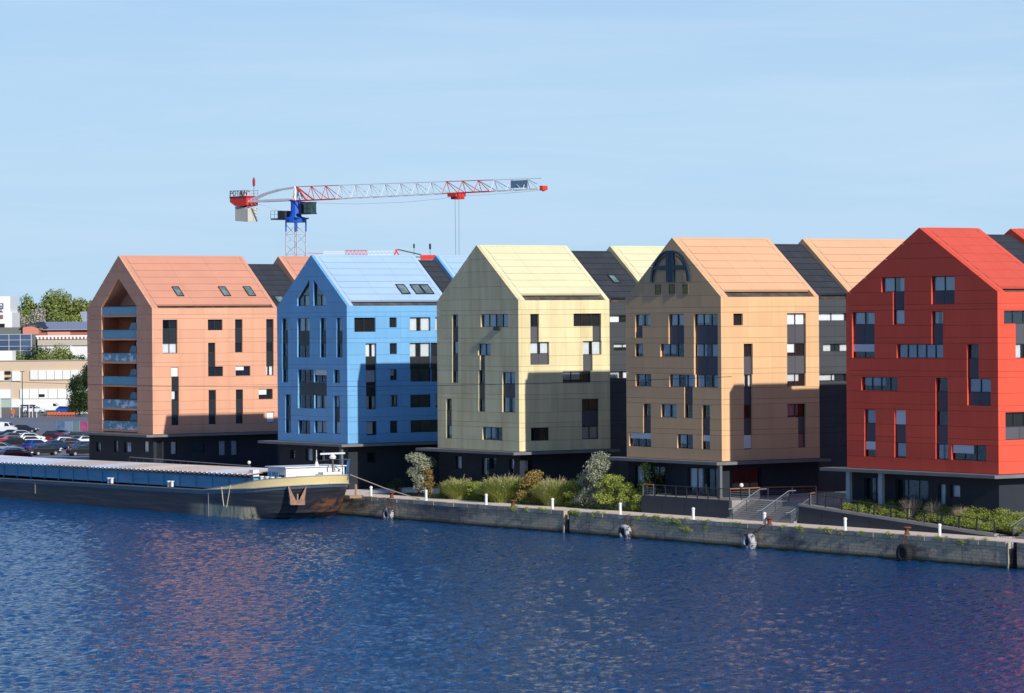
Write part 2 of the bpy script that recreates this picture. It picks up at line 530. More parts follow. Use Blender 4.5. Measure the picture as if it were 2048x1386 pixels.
def win_parts(parent, fn, rects, rnd, depth=0.30, bare=0.0):
    """one window: frame mesh with pane / spandrel / curtain / shutter children"""
    fm = MB()
    W = 0.05
    for t, a, z0, b, z1 in rects:
        n = max(1, round((b - a) / 1.35)) if t != 's' else 1
        if (b - a) > 1.9: n = max(2, n)
        for p in (rect(a, z0, a + W, z1), rect(b - W, z0, b, z1), rect(a, z0, b, z0 + W), rect(a, z1 - W, b, z1)):
            fm.prism(p, fn, depth - 0.09, depth + 0.02)
        if t == 's': continue
        for i in range(1, n):
            u = a + (b - a) * i / n
            fm.prism(rect(u - 0.035, z0, u + 0.035, z1), fn, depth - 0.085, depth + 0.02)
    w = fm.build('window', M['frame'], parent)
    for t, a, z0, b, z1 in rects:
        if t == 's':
            n = 2 if (b - a) > 1.9 else 1
            for i in range(n):
                c0 = a + W + (b - a - 2 * W) * i / n; c1 = a + W + (b - a - 2 * W) * (i + 1) / n - 0.03
                MB().prism(rect(c0, z0 + 0.03, c1, z1 - 0.03), fn, depth - 0.10, depth).build('spandrel_panel', M['spandrel_dark' if bare > .5 else 'spandrel'], w)
            continue
        MB().poly([fn(u, z, depth - 0.03) for u, z in rect(a + W, z0 + W, b - W, z1 - W)]).build('pane', M['glass'], w)
        if (t == 'c' and rnd.random() >= bare) or (t == 'g' and rnd.random() < 0.12):
            k = rnd.random()
            mb = MB()
            wd = b - a
            def folds(u0, u1, zb):
                n = max(2, int((u1 - u0) / 0.16))
                for i in range(n):
                    ua, ub = u0 + (u1 - u0) * i / n, u0 + (u1 - u0) * (i + 1) / n
                    um = (ua + ub) / 2
                    mb.poly([fn(ua, zb, depth + .02), fn(um, zb, depth + .05), fn(um, z1, depth + .05), fn(ua, z1, depth + .02)])
                    mb.poly([fn(um, zb, depth + .05), fn(ub, zb, depth + .02), fn(ub, z1, depth + .02), fn(um, z1, depth + .05)])
            lo = z0 + (0.0 if k < 0.7 else rnd.uniform(0.1, 0.5))
            if k < 0.35: folds(a, b, lo)
            elif k < 0.7: folds(a, a + wd * rnd.uniform(.3, .48), lo); folds(b - wd * rnd.uniform(.25, .45), b, lo)
            else: folds(a, a + wd * rnd.uniform(.5, .8), lo)
            mb.build('curtain', M['curtain'], w)
        if t == 'b':
            fr = rnd.choice([1.0, .55, .42]) if wd_ok(a, b) else .95
            zz = z1 - (z1 - z0) * fr
            ub = b if rnd.random() < .6 or (b - a) < 1.6 else a + (b - a) * .6
            MB().prism(rect(a + .02, zz, ub - .02, z1 - .01), fn, depth - 0.14, depth - 0.05).build('shutter', M['blind'], w)
    return w
def wd_ok(a, b): return (b - a) > 1.1

def facade(parent, fn, outline, openings, zs, us, m, name, d0=0.0, d1=0.33, gap=0.02):
    """cladding cells cut to outline and openings; each cell one panel object"""
    for i in range(len(zs) - 1):
        for j in range(len(us) - 1):
            cell = rect(us[j] + gap / 4, zs[i] + gap / 2, us[j + 1] - gap / 4, zs[i + 1] - gap / 2)
            cell = convex_and(cell, outline)
            if not cell: continue
            ps = [cell]
            for op in openings:
                nx = []
                for p in ps: nx += subtract(p, op)
                ps = nx
            if not ps: continue
            for grp in islands(ps):
                if sum(abs(area(p)) for p in grp) < 0.01: continue
                mb = MB()
                for p in grp: mb.prism(p, fn, d0, d1)
                mb.build(name, m, parent)

def zrows(top):
    z = [0.0]
    for k in range(9):
        b = 2.868 * k
        z += [1.04 + b, 2.38 + b, 2.86 + b] if k < 5 else [1.1 + b, 2.38 + b]
    z = [q for q in z if q < top - 0.2]
    return z + [top]

def steps(a, b, w):
    n = max(1, round((b - a) / w))
    return [a + (b - a) * i / n for i in range(n + 1)]

def roof_slope(parent, xm, xe, y0, y1, ze, zr, slot, m, rows=7, cols=3, rear_gap=0.45, slate=False):
    """right-hand slope: rakes, panel rows, gutter slot"""
    L = math.hypot(xe - xm, zr - ze)
    dx, dz = (xe - xm) / L, (ze - zr) / L
    nx, nzz = -dz, dx
    def P(s, y, h): return (xm + dx * s + nx * h, y, zr + dz * s + nzz * h)
    def slab(s0, s1, ya, yb, h0, h1, name, mm, lift=0.0):
        mb = MB()
        q = [P(s0, ya, h1), P(s1, ya, h1 + lift), P(s1, yb, h1 + lift), P(s0, yb, h1)]
        w = [P(s0, ya, h0), P(s1, ya, h0), P(s1, yb, h0), P(s0, yb, h0)]
        mb.poly(q)
        for i in range(4):
            j = (i + 1) % 4
            mb.poly([q[j], q[i], w[i], w[j]])
        return mb.build(name, mm, parent)
    rk = 0.5
    slab(0, L, y0, y0 + rk, -0.33, 0.015, 'rake_trim', m)
    slab(0, L, y1 - rk, y1, -0.33, 0.015, 'rake_trim', m)
    slab(0, 0.28, y0 + rk, y1 - rk, -0.33, 0.03, 'ridge_cap', m)
    ss = steps(0.30, L - slot - 0.42, (L - slot - 0.7) / rows)
    for i in range(len(ss) - 1):
        ys = steps(y0 + rk + .03, y1 - rk - .03, (y1 - y0 - 2 * rk) / cols)
        for j in range(len(ys) - 1):
            slab(ss[i] + .0, ss[i + 1] - 0.05, ys[j] + .007, ys[j + 1] - .007, -0.2, 0.0, 'roof_panel', m, 0.045)
    # gutter behind the slot, lip below it
    slab(L - slot - 0.45, L - 0.05, y0 + rk, y1 - rk, -0.36, -0.30, 'gutter', M['gutter'])
    return P, L

def fnG(y0): return lambda u, z, d: (u, y0 + d, z)
def fnS(x1): return lambda u, z, d: (x1 - d, u, z)

def house(i, h):
    rnd = random.Random(40 + i)
    (xL, xR), (y0, y1), ze, zr = h['x'], h['y'], h['ze'], h['zr']
    xm = (xL + xR) / 2
    place = ['beside the car park, with stacked corner balconies', 'behind the barge bow, with twin triangular attic windows',
             'between the blue and the ochre house, rust streaks under its windows', 'with the dark arch emblem in its gable',
             'at the right edge, largest of the row'][i]
    root = empty('gabled_house', (xm, y0, h['g']), '%s gabled house %s' % (h['word'], place), 'house', 'gabled houses along the quay')
    wm = mat('cladding_' + h['word'].replace(' ', '_'), h['wall'], 0.62, vary=0.05, noise=h['stain'], nscale=(0.9, 0.9, 0.10), ncol=tuple(c * k for c, k in zip(h['wall'], (0.66, 0.56, 0.46))), spec=0.12)
    if i == 1:
        wb = [n for n in wm.node_tree.nodes if n.type == 'BSDF_PRINCIPLED'][0]
        wb.inputs['Roughness'].default_value = 0.5; wb.inputs['Specular IOR Level'].default_value = 0.45
    rm = mat('roofing_' + h['word'].replace(' ', '_'), h['roof'], 0.6, vary=0.03, noise=0.12, nscale=(0.4, 0.4, 0.4), spec=0.12)
    h['wm'], h['rm'] = wm, rm
    G, S = fnG(y0), fnS(xR)
    gable = [(xL, 0.0), (xR, 0.0), (xR, ze), (xm, zr), (xL, ze)]
    gw = [[(t, a, snap(z0, SILL + HEAD), b, snap(z1, SILL + HEAD)) for t, a, z0, b, z1 in g] for g in WINDOWS.get((i, 'gable'), [])]
    sw = [[(t, a, snap(z0, SILL + HEAD), b, snap(z1, SILL + HEAD)) for t, a, z0, b, z1 in g] for g in WINDOWS.get((i, 'side'), [])]
    sw = [[(t, a, z0, min(b, y1 - .35), z1) for t, a, z0, b, z1 in g if a < y1 - .8] for g in sw]
    gop = [rect(*r[1:]) for g in gw for r in g]
    sop = [rect(*r[1:]) for g in sw for r in g]
    extra = []
    front = 0.34
    if i == 0:
        lo = rect(-79.80, 0.05, -70.50, 15.43)
        tri = [(-79.80, 15.43), (-70.50, 15.43), (-75.16, 18.85)]
        gop += [lo, tri]
    if i == 1:
        tris = [[(-31.41, 15.08), (-28.74, 15.08), (-28.74, 18.05), (-31.41, 15.90)], [(-27.83, 15.08), (-25.09, 15.08), (-25.09, 15.90), (-27.83, 18.05)]]
        gop += tris
    facade(root, G, gable, gop, zrows(zr), steps(xL, xR, 3.1), wm, 'cladding_panel')
    facade(root, S, rect(y0 + 0.335, 0, y1, ze), sop, zrows(ze), steps(y0 + .32, y1, 3.2), wm, 'cladding_panel')
    # structural body behind the cladding
    body = MB()
    fy = y0 + (2.5 if i == 0 else 0.36)
    poly = [(xL + .34, 0.0), (xR - .36, 0.0), (xR - .36, ze - .3), (xm, zr - .45), (xL + .34, ze - .3)]
    body.prism(poly, lambda u, z, d: (u, d, z), fy, y1 - .1, back=True)
    body.build('inner_wall', M['dark'], root)
    # blind left wall, rear wall and left roof slope
    MB().box((xL, y0 + .335, 0), (xL + .33, y1, ze - .25)).build('side_wall', wm, root)
    MB().prism([(xL + .33, 0.0), (xR - .335, 0.0), (xR - .335, ze - .3), (xm, zr - .4), (xL + .33, ze - .3)], lambda u, z, d: (u, d, z), y1 - .09, y1, back=True).build('rear_wall', wm, root)
    L = math.hypot(xm - xL, zr - ze); nx, nz_ = -(zr - ze) / L, (xm - xL) / L
    mb = MB()
    q = [(xL, y0 + .335, ze), (xm, y0 + .335, zr), (xm, y1, zr), (xL, y1, ze)]
    w = [(x - nx * .3, y, z - nz_ * .3) for x, y, z in q]
    mb.poly(q)
    for k in range(4): mb.poly([q[(k + 1) % 4], q[k], w[k], w[(k + 1) % 4]])
    mb.build('roof_slope', rm, root)
    roof_slope(root, xm, xR, y0 + .335, y1, ze, zr, h['slot'], rm)
    for g in gw: win_parts(root, G, g, rnd, bare=.51 if i < 2 else 0.0)
    for g in sw: win_parts(root, S, g, rnd, bare=.6 if i < 2 else .15)
    # canopy slab and dark ground storey
    MB().box((xL - 2.0, y0 - 1.5, -0.30), (xR + 1.2, y1 + .4, -0.03)).build('canopy', M['canopy'], root)
    g = h['g']
    bw = BASE_W.get(i, []); bs = BASE_S.get(i, [])
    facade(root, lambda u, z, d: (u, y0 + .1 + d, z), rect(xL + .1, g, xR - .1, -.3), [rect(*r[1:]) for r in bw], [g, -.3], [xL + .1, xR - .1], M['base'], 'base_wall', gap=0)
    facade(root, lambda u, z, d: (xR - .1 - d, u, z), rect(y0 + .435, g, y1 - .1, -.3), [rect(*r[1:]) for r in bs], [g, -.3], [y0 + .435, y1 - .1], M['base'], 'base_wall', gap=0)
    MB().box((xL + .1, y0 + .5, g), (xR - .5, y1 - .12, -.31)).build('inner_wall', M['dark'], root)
    for r in bw: win_parts(root, lambda u, z, d: (u, y0 + .1 + d, z), [r], rnd)
    for r in bs: win_parts(root, lambda u, z, d: (xR - .1 - d, u, z), [r], rnd)
    return root

WALLBLK = {}
def skylight(root, xm, xR, ze, zr, x0, x1, ya, yb, name='skylight'):
    L = math.hypot(xR - xm, zr - ze); dx, dz = (xR - xm) / L, (ze - zr) / L; nx, nzz = -dz, dx
    def P(s, y, h): return (xm + dx * s + nx * h, y, zr + dz * s + nzz * h)
    s0, s1 = (x0 - xm) / dx, (x1 - xm) / dx
    f = MB()
    def sl(a, b, c, d, h0, h1):
        q = [P(a, c, h1), P(b, c, h1), P(b, d, h1), P(a, d, h1)]; w = [P(a, c, h0), P(b, c, h0), P(b, d, h0), P(a, d, h0)]
        f.poly(q)
        for k in range(4): f.poly([q[(k + 1) % 4], q[k], w[k], w[(k + 1) % 4]])
    t = .09
    sl(s0, s0 + t, ya, yb, 0, .14); sl(s1 - t, s1, ya, yb, 0, .14); sl(s0 + t, s1 - t, ya, ya + t, 0, .14); sl(s0 + t, s1 - t, yb - t, yb, 0, .14)
    o = f.build(name, M['frame'], root)
    MB().poly([P(s0 + t, ya + t, .085), P(s1 - t, ya + t, .085), P(s1 - t, yb - t, .085), P(s0 + t, yb - t, .085)]).build('pane', M['skyglass'], o)
    return o
M['skyglass'] = mat('skylight_glass', (0.10, 0.16, 0.16), 0.06, spec=0.8, noise=0.8, nscale=(1.3, 1.3, 1.3), ncol=(0.35, 0.45, 0.42))

BASE_W = {0: [('c', -81.8, -2.43, -80.58, -1.3), ('c', -76.94, -2.35, -75.87, -0.96), ('c', -74.28, -2.33, -72.43, -1.08), ('b', -69.04, -2.14, -67.88, -0.9)],
 1: [('g', -33.5, -1.95, -32.38, -1.0), ('c', -30.05, -2.12, -28.51, -0.74), ('g', -27.2, -2.0, -25.78, -0.84)],
 2: [('c', 0.39, -2.1, 1.55, -0.77), ('c', 5.36, -2.58, 6.77, -0.83), ('g', 6.87, -1.9, 8.08, -0.79), ('c', 10.49, -2.17, 11.41, -0.8)],
 3: [('g', 32.93, -3.0, 37.84, -0.8), ('c', 41.45, -3.1, 44.0, -0.75), ('g', 44.3, -3.1, 46.63, -0.75)],
 4: [('g', 67.7, -2.99, 70.46, -0.83), ('g', 72.0, -2.99, 76.4, -0.83), ('c', 77.69, -2.9, 78.74, -1.06), ('c', 79.26, -2.15, 80.56, -1.09)]}
BASE_S = {0: [('g', 0.6, -2.9, 1.3, -0.86), ('c', 2.54, -2.5, 3.35, -0.93), ('g', 5.32, -2.34, 7.17, -1.13), ('c', 9.09, -2.8, 11.72, -0.99)],
 1: [('g', 2.41, -2.14, 3.5, -1.04)], 2: [('c', 0.9, -2.2, 1.9, -0.88)], 3: [('g', 1.2, -3.1, 4.6, -.7)], 4: []}

roots = [house(i, h) for i, h in enumerate(H)]
for i, x0, x1, ya, yb in ((0, -69.9, -68.36, 4.5, 5.45), (0, -69.9, -68.36, 10.9, 11.9), (0, -69.9, -68.36, 14.35, 15.4),
                          (1, -23.75, -22.33, 7.95, 9.1), (1, -23.75, -22.33, 9.8, 10.98), (1, -23.75, -22.33, 11.05, 12.2)):
    h = H[i]; xm = sum(h['x']) / 2
    skylight(roots[i], xm, h['x'][1], h['ze'], h['zr'], x0, x1, ya, yb)

# attic windows of the blue gable
G1 = fnG(H[1]['y'][0])
for tri, mull in (([(-31.41, 15.08), (-28.74, 15.08), (-28.74, 18.05), (-31.41, 15.90)], -30.2), ([(-27.83, 15.08), (-25.09, 15.08), (-25.09, 15.90), (-27.83, 18.05)], -26.5)):
    fm = MB()
    for k in range(4):
        a, b = tri[k], tri[(k + 1) % 4]
        fm.bar(G1(*a, .24), G1(*b, .24), 0.07)
    fm.prism(rect(tri[0][0], 16.25, tri[1][0], 16.33), G1, .2, .3) if False else None
    fm.prism(rect(mull - .04, 15.08, mull + .04, 16.2), G1, .2, .3)
    lo, hi = min(p[0] for p in tri), max(p[0] for p in tri)
    fm.prism(rect(lo + .3, 16.2, hi - .3, 16.28), G1, .2, .3)
    w = fm.build('window', M['frame'], roots[1])
    MB().poly([G1(*p, .27) for p in tri]).build('pane', M['glass'], w)
    MB().poly([G1(*p, .32) for p in rect(mull + .1, 15.1, hi if mull < -28 else -25.4, 16.2)]).build('curtain', M['curtain'], w)

# ledge box on the pale yellow gable
MB().box((8.3, H[2]['y'][0] - .25, 12.28), (9.35, H[2]['y'][0] + .1, 12.62)).build('planter_box', M['frame'], roots[2])
# arch emblem, vents on the ochre gable
y = H[3]['y'][0]
M['emblem'] = mat('emblem_steel', (0.02, 0.05, 0.085), 0.4, metal=0.3)
em = MB()
def arcpts(cx, cz, rx, rz, a0, a1, n=14): return [(cx + rx * math.cos(R(a0 + (a1 - a0) * k / n)), y - .14, cz + rz * math.sin(R(a0 + (a1 - a0) * k / n))) for k in range(n + 1)]
for cx, s in ((38.95, -1), (39.55, 1)):
    for rr, th in ((0, .13), (.34, .06)):
        em.path(arcpts(cx, 16.8, s * (2.72 - rr), 2.85 - rr, 90, 0), th, 4)
em.box((38.66, y - .22, 16.8), (38.98, y - .02, 19.75)); em.box((39.06, y - .2, 16.8), (39.44, y - .02, 19.75)); em.box((39.52, y - .22, 16.8), (39.84, y - .02, 19.75))
em.box((36.55, y - .2, 17.95), (38.655, y - .03, 18.33)); em.box((39.845, y - .2, 17.95), (41.95, y - .03, 18.33))
em.build('arch_emblem', M['emblem'], roots[3])
M['vent'] = mat('olive_vent', (0.16, 0.16, 0.05), 0.6)
for a in (36.66, 38.88, 41.06):
    v = MB()
    v.box((a, y - .05, 15.62), (a + .9, y - .002, 15.68)); v.box((a, y - .05, 16.5), (a + .9, y - .002, 16.56))
    v.box((a, y - .05, 15.68), (a + .06, y - .002, 16.5)); v.box((a + .84, y - .05, 15.68), (a + .9, y - .002, 16.5))
    o = v.build('vent', M['vent'], roots[3])
    s = MB()
    for k in range(6): s.obox((a + .45, y - .02, 15.76 + k * .13), (.38, 0, 0), (0, .02, -.03), (0, .004, .006))
    s.build('louvre', M['vent'], o)

# balconies of the terracotta house
h = H[0]; y = h['y'][0]
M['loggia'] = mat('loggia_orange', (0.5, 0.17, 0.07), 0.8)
M['balglass'] = mat('balustrade_glass', (0.06, 0.27, 0.40), 0.15, spec=0.4, noise=0.3, nscale=(.6, .6, .6), ncol=(0.10, 0.32, 0.44))
M['balprint'] = mat('printed_balustrade', (0.07, 0.25, 0.36), 0.2, spec=0.4, noise=1.0, nscale=(.8, .8, 1.3), ncol=(0.60, 0.60, 0.66), nlo=.52, nhi=.56)
MB().box((-80.14, y + .335, 0.05), (-79.80, y + 2.5, 15.43)).build('loggia_wall', M['loggia'], roots[0])
MB().box((-70.50, y + .335, 0.05), (-70.16, y + 2.5, 15.43)).build('loggia_wall', M['loggia'], roots[0])
mb = MB()
for a, b in (((-79.80, 15.43), (-75.16, 18.85)), ((-70.50, 15.43), (-75.16, 18.85))):
    mb.poly([(a[0], y + .335, a[1]), (b[0], y + .335, b[1]), (b[0], y + 2.5, b[1]), (a[0], y + 2.5, a[1])])
mb.build('loggia_ceiling', h['wm'], roots[0])
MB().prism([(-79.80, 15.5), (-75.4, 15.5), (-75.16, 18.85)], fnG(y), 2.42, 2.48).build('loggia_wall', h['wm'], roots[0])
for k in range(6):
    top = 15.36 - 2.83 * k if k < 5 else 1.42
    o = MB().box((-79.8, y + .02, top - 1.26), (-70.5, y + 2.49, top - 1.02)).build('balcony', h['wm'], roots[0])
    n = 4
    for q in range(n):
        a = -79.74 + 9.2 * q / n
        MB().box((a + .01, y + .06, top - 1.0), (a + 9.2 / n - .01, y + .08, top)).build('balustrade_panel', M['balprint'] if k in (2, 4, 5) else M['balglass'], o)
    MB().box((-79.8, y + .04, top + .002), (-70.5, y + .1, top + .05)).build('handrail', M['frame'], o)
    if k:
        base = top - 1.02
        MB().box((-79.79, y + 2.3, base), (-75.3, y + 2.42, base + 2.55)).build('back_wall', M['loggia'], o)
        fmb = MB()
        for u in (-75.3, -73.7, -72.1, -70.6): fmb.box((u, y + 2.2, base), (u + .1, y + 2.3, base + 2.4))
        fmb.build('door_frame', M['frame'], o)
        MB().poly([(-75.3, y + 2.28, base), (-70.51, y + 2.28, base), (-70.51, y + 2.28, base + 2.4), (-75.3, y + 2.28, base + 2.4)]).build('door_glass', M['glass'], o)
        MB().prism([(-76.4, base), (-73.6, base), (-73.6, base + 1.9), (-74.9, base + 1.9)], fnG(y), 1.55, 1.62, back=True).build('slanted_panel', M['balglass'], o)  # slanted blue panel standing inside the loggia on each floor

# ------------------------------------------------------------------ link blocks and rear houses
LINKW = {2: [(12.2, 5.6)], }
for i, h in enumerate(H):
    rnd = random.Random(80 + i)
    (xL, xR), (y0, y1), ze, zr = h['x'], h['y'], h['ze'], h['zr']
    xm = (xL + xR) / 2
    a, b = y1 + .02, h['rear'] - .02
    zl = zr - (1.0 if i == 0 else .55)
    xl, xr = xL + .6, xR - .35
    root = empty('link_building', (xm, a, h['g']), 'dark slate roofed link block joining the two %s houses' % h['word'], 'building', 'dark link blocks')
    MB().prism([(xl, h['g']), (xr - .36, h['g']), (xr - .36, ze - .5), (xm, zl - .5), (xl, ze - .5)], lambda u, z, d: (u, d, z), a, b, back=True).build('inner_wall', M['dark'], root)
    S = fnS(xr)
    ws = []
    for k, zz in enumerate([1.05, 3.94, 6.84, 9.7, 12.62]):
        if i in (2, 3) and k > 1: ws.append(('c', a + .25 + (k % 2) * .5, zz + .35, min(b - .3, a + 3.6 + (k % 2) * .9), zz + 1.1))
        elif i in (0, 1, 4): ws.append(('g', a + .3, zz, a + 1.7, zz + 1.2))
    facade(root, S, rect(a, h['g'], b, ze), [rect(*r[1:]) for r in ws], [h['g']] + zrows(ze - .25)[0:], steps(a, b, 2.6), M['linkwall'], 'cladding_panel')
    for r in ws: win_parts(root, S, [r], rnd)
    L = math.hypot(xr - xm, zl - ze)
    roof_slope(root, xm, xr, a, b, ze, zl, .02, M['slate'], rows=8, cols=max(2, round((b - a) / 1.6)))
    q = MB(); q.poly([(xm, a, zl), (xm, b, zl), (xl, b, ze), (xl, a, ze)]); q.build('roof_slope', M['slate'], root)
    if i == 2: skylight(root, xm, xr, ze, zl, 8.6, 9.8, 14.0, 14.9)
    if i == 0: skylight(root, xm, xr, ze, zl, -68.9, -67.7, 18.1, 19.3)
    if i == 1:
        pass
    # rear house, same colour
    yr0, yr1 = h['rear'], h['rear'] + (18 if i < 4 else 14)
    rr = empty('gabled_house', (xm, yr0, h['g']), 'rear %s gabled house standing behind the dark link block' % h['word'], 'house', 'gabled houses of the second row')
    MB().prism([(xL, h['g']), (xR, h['g']), (xR, ze - .3), (xm, zr - .36), (xL, ze - .3)], lambda u, z, d: (u, d, z), yr0 + .02, yr1, back=True).build('wall', h['wm'], rr)
    gab = MB()
    gab.prism([(xL, 0), (xR, 0), (xR, ze), (xm, zr), (xL, ze)], lambda u, z, d: (u, d, z), yr0 - .3, yr0, back=True)
    gab.build('gable_wall', h['wm'], rr)
    roof_slope(rr, xm, xR, yr0, yr1, ze, zr, h['slot'], h['rm'], rows=7, cols=4)
    q = MB(); q.poly([(xm, yr0, zr), (xm, yr1, zr), (xL, yr1, ze), (xL, yr0, ze)]); q.build('roof_slope', h['rm'], rr)
# ------------------------------------------------------------------ water
def water():
    m, nt, N, L = new_mat('harbour_water')
    out = N.new('ShaderNodeOutputMaterial')
    b = N.new('ShaderNodeBsdfPrincipled')
    b.inputs['Base Color'].default_value = (0.001, 0.050, 0.155, 1)
    b.inputs['Roughness'].default_value = 0.06
    b.inputs['IOR'].default_value = 1.33
    b.inputs['Specular IOR Level'].default_value = 0.4
    geo = N.new('ShaderNodeNewGeometry')
    mp = N.new('ShaderNodeMapping')
    mp.inputs['Rotation'].default_value = (0, 0, 0.9)
    mp.inputs['Scale'].default_value = (1.25, 0.75, 1)
    nz = N.new('ShaderNodeTexNoise')
    nz.inputs['Scale'].default_value = 1.7
    nz.inputs['Detail'].default_value = 4
    nz.inputs['Roughness'].default_value = 0.55
    bp = N.new('ShaderNodeBump')
    bp.inputs['Strength'].default_value = 1.0
    bp.inputs['Distance'].default_value = 0.46
    L.new(geo.outputs['Position'], mp.inputs[0]); L.new(mp.outputs[0], nz.inputs['Vector'])
    L.new(nz.outputs['Fac'], bp.inputs['Height']); L.new(bp.outputs[0], b.inputs['Normal'])
    L.new(b.outputs[0], out.inputs[0])
    # rippled sheet over the basin; rows follow distance from the quay of the opposite shore
    nr, nc = 800, 640
    rr = np.linspace(0, 1, nr) ** 1.15 * 262 + 172
    aa = np.linspace(-0.185, 0.185, nc)
    Rr, Aa = np.meshgrid(rr, aa, indexing='ij')
    ang = YAW + Aa
    X = CAM.x + np.sin(ang) * Rr; Y = CAM.y + np.cos(ang) * Rr
    Z = np.zeros_like(X)
    wind = math.radians(250)
    for k in range(52):
        lam = 0.9 * (2.6 / 0.9) ** (rng.random() ** 1.25)
        th = wind + rng.normal(0, 0.65)
        sl = 0.030 * (0.8 + 0.5 * rng.random())
        amp = sl * lam / (2 * math.pi)
        kx, ky = math.cos(th) * 2 * math.pi / lam, math.sin(th) * 2 * math.pi / lam
        ph = rng.random() * 6.28
        mod = 0.75 + 0.25 * np.sin(X * 0.11 * math.cos(k) + Y * 0.13 * math.sin(k * 1.7) + k)
        Z += amp * mod * np.sin(kx * X + ky * Y + ph)
    keep = Y < -6.0
    v = np.stack([X, Y, Z], -1).reshape(-1, 3)
    idx = np.arange(nr * nc).reshape(nr, nc)
    f = np.stack([idx[:-1, :-1], idx[:-1, 1:], idx[1:, 1:], idx[1:, :-1]], -1).reshape(-1, 4)
    ky_ = (Y.reshape(-1)[f] < -6.3).all(1)
    f = f[ky_]
    used = np.unique(f)
    remap = np.zeros(nr * nc, int); remap[used] = np.arange(len(used))
    me = bpy.data.meshes.new('water')
    vv = v[used]; ff = remap[f]
    me.vertices.add(len(vv)); me.vertices.foreach_set('co', vv.astype('f').ravel())
    me.loops.add(ff.size); me.loops.foreach_set('vertex_index', ff.ravel().astype('i'))
    me.polygons.add(len(ff)); me.polygons.foreach_set('loop_start', (np.arange(len(ff)) * 4).astype('i'))
    me.polygons.foreach_set('use_smooth', np.ones(len(ff), bool))
    me.update(); me.validate()
    me.materials.append(m)
    o = bpy.data.objects.new('water', me); o.location = (0, 0, -7.1); COL.objects.link(o)
    o['kind'] = 'structure'
    w2 = MB().poly([(-3000, -3000, -8.1), (3000, -3000, -8.1), (3000, -6.6, -8.1), (-3000, -6.6, -8.1)]).build('water', m)
    w2['kind'] = 'structure'
water()

# ------------------------------------------------------------------ ground
M['paving'] = mat('quay_paving', (0.82, 0.68, 0.55), 0.9, noise=0.6, nscale=(0.5, 0.9, 1), ncol=(0.62, 0.52, 0.43), bump=0.3, bscale=3)
M['asphalt'] = mat('asphalt', (0.16, 0.18, 0.22), 0.9, noise=0.6, nscale=(0.03, 0.25, 1), ncol=(0.25, 0.26, 0.29))
M['earth'] = mat('yard_ground', (0.22, 0.20, 0.16), 0.95, noise=0.6, nscale=(0.06, 0.06, 1), ncol=(0.10, 0.13, 0.06))
g = MB().poly([(-6000, -6.5, -5.02), (2500, -6.5, -5.02), (2500, 6000, -5.02), (-6000, 6000, -5.02)]).build('ground', M['earth']); g['kind'] = 'structure'
g = MB().poly([(-130, -6.45, -5.004), (120, -6.45, -5.004), (120, 8.5, -5.004), (-130, 8.5, -5.004)]).build('pavement', M['paving']); g['kind'] = 'structure'
g = MB().poly([(-330, 4, -5.008), (-120, 4, -5.008), (-86, 8.6, -5.008), (-86, 190, -5.008), (-330, 190, -5.008)]).build('road', M['asphalt']); g['kind'] = 'structure'

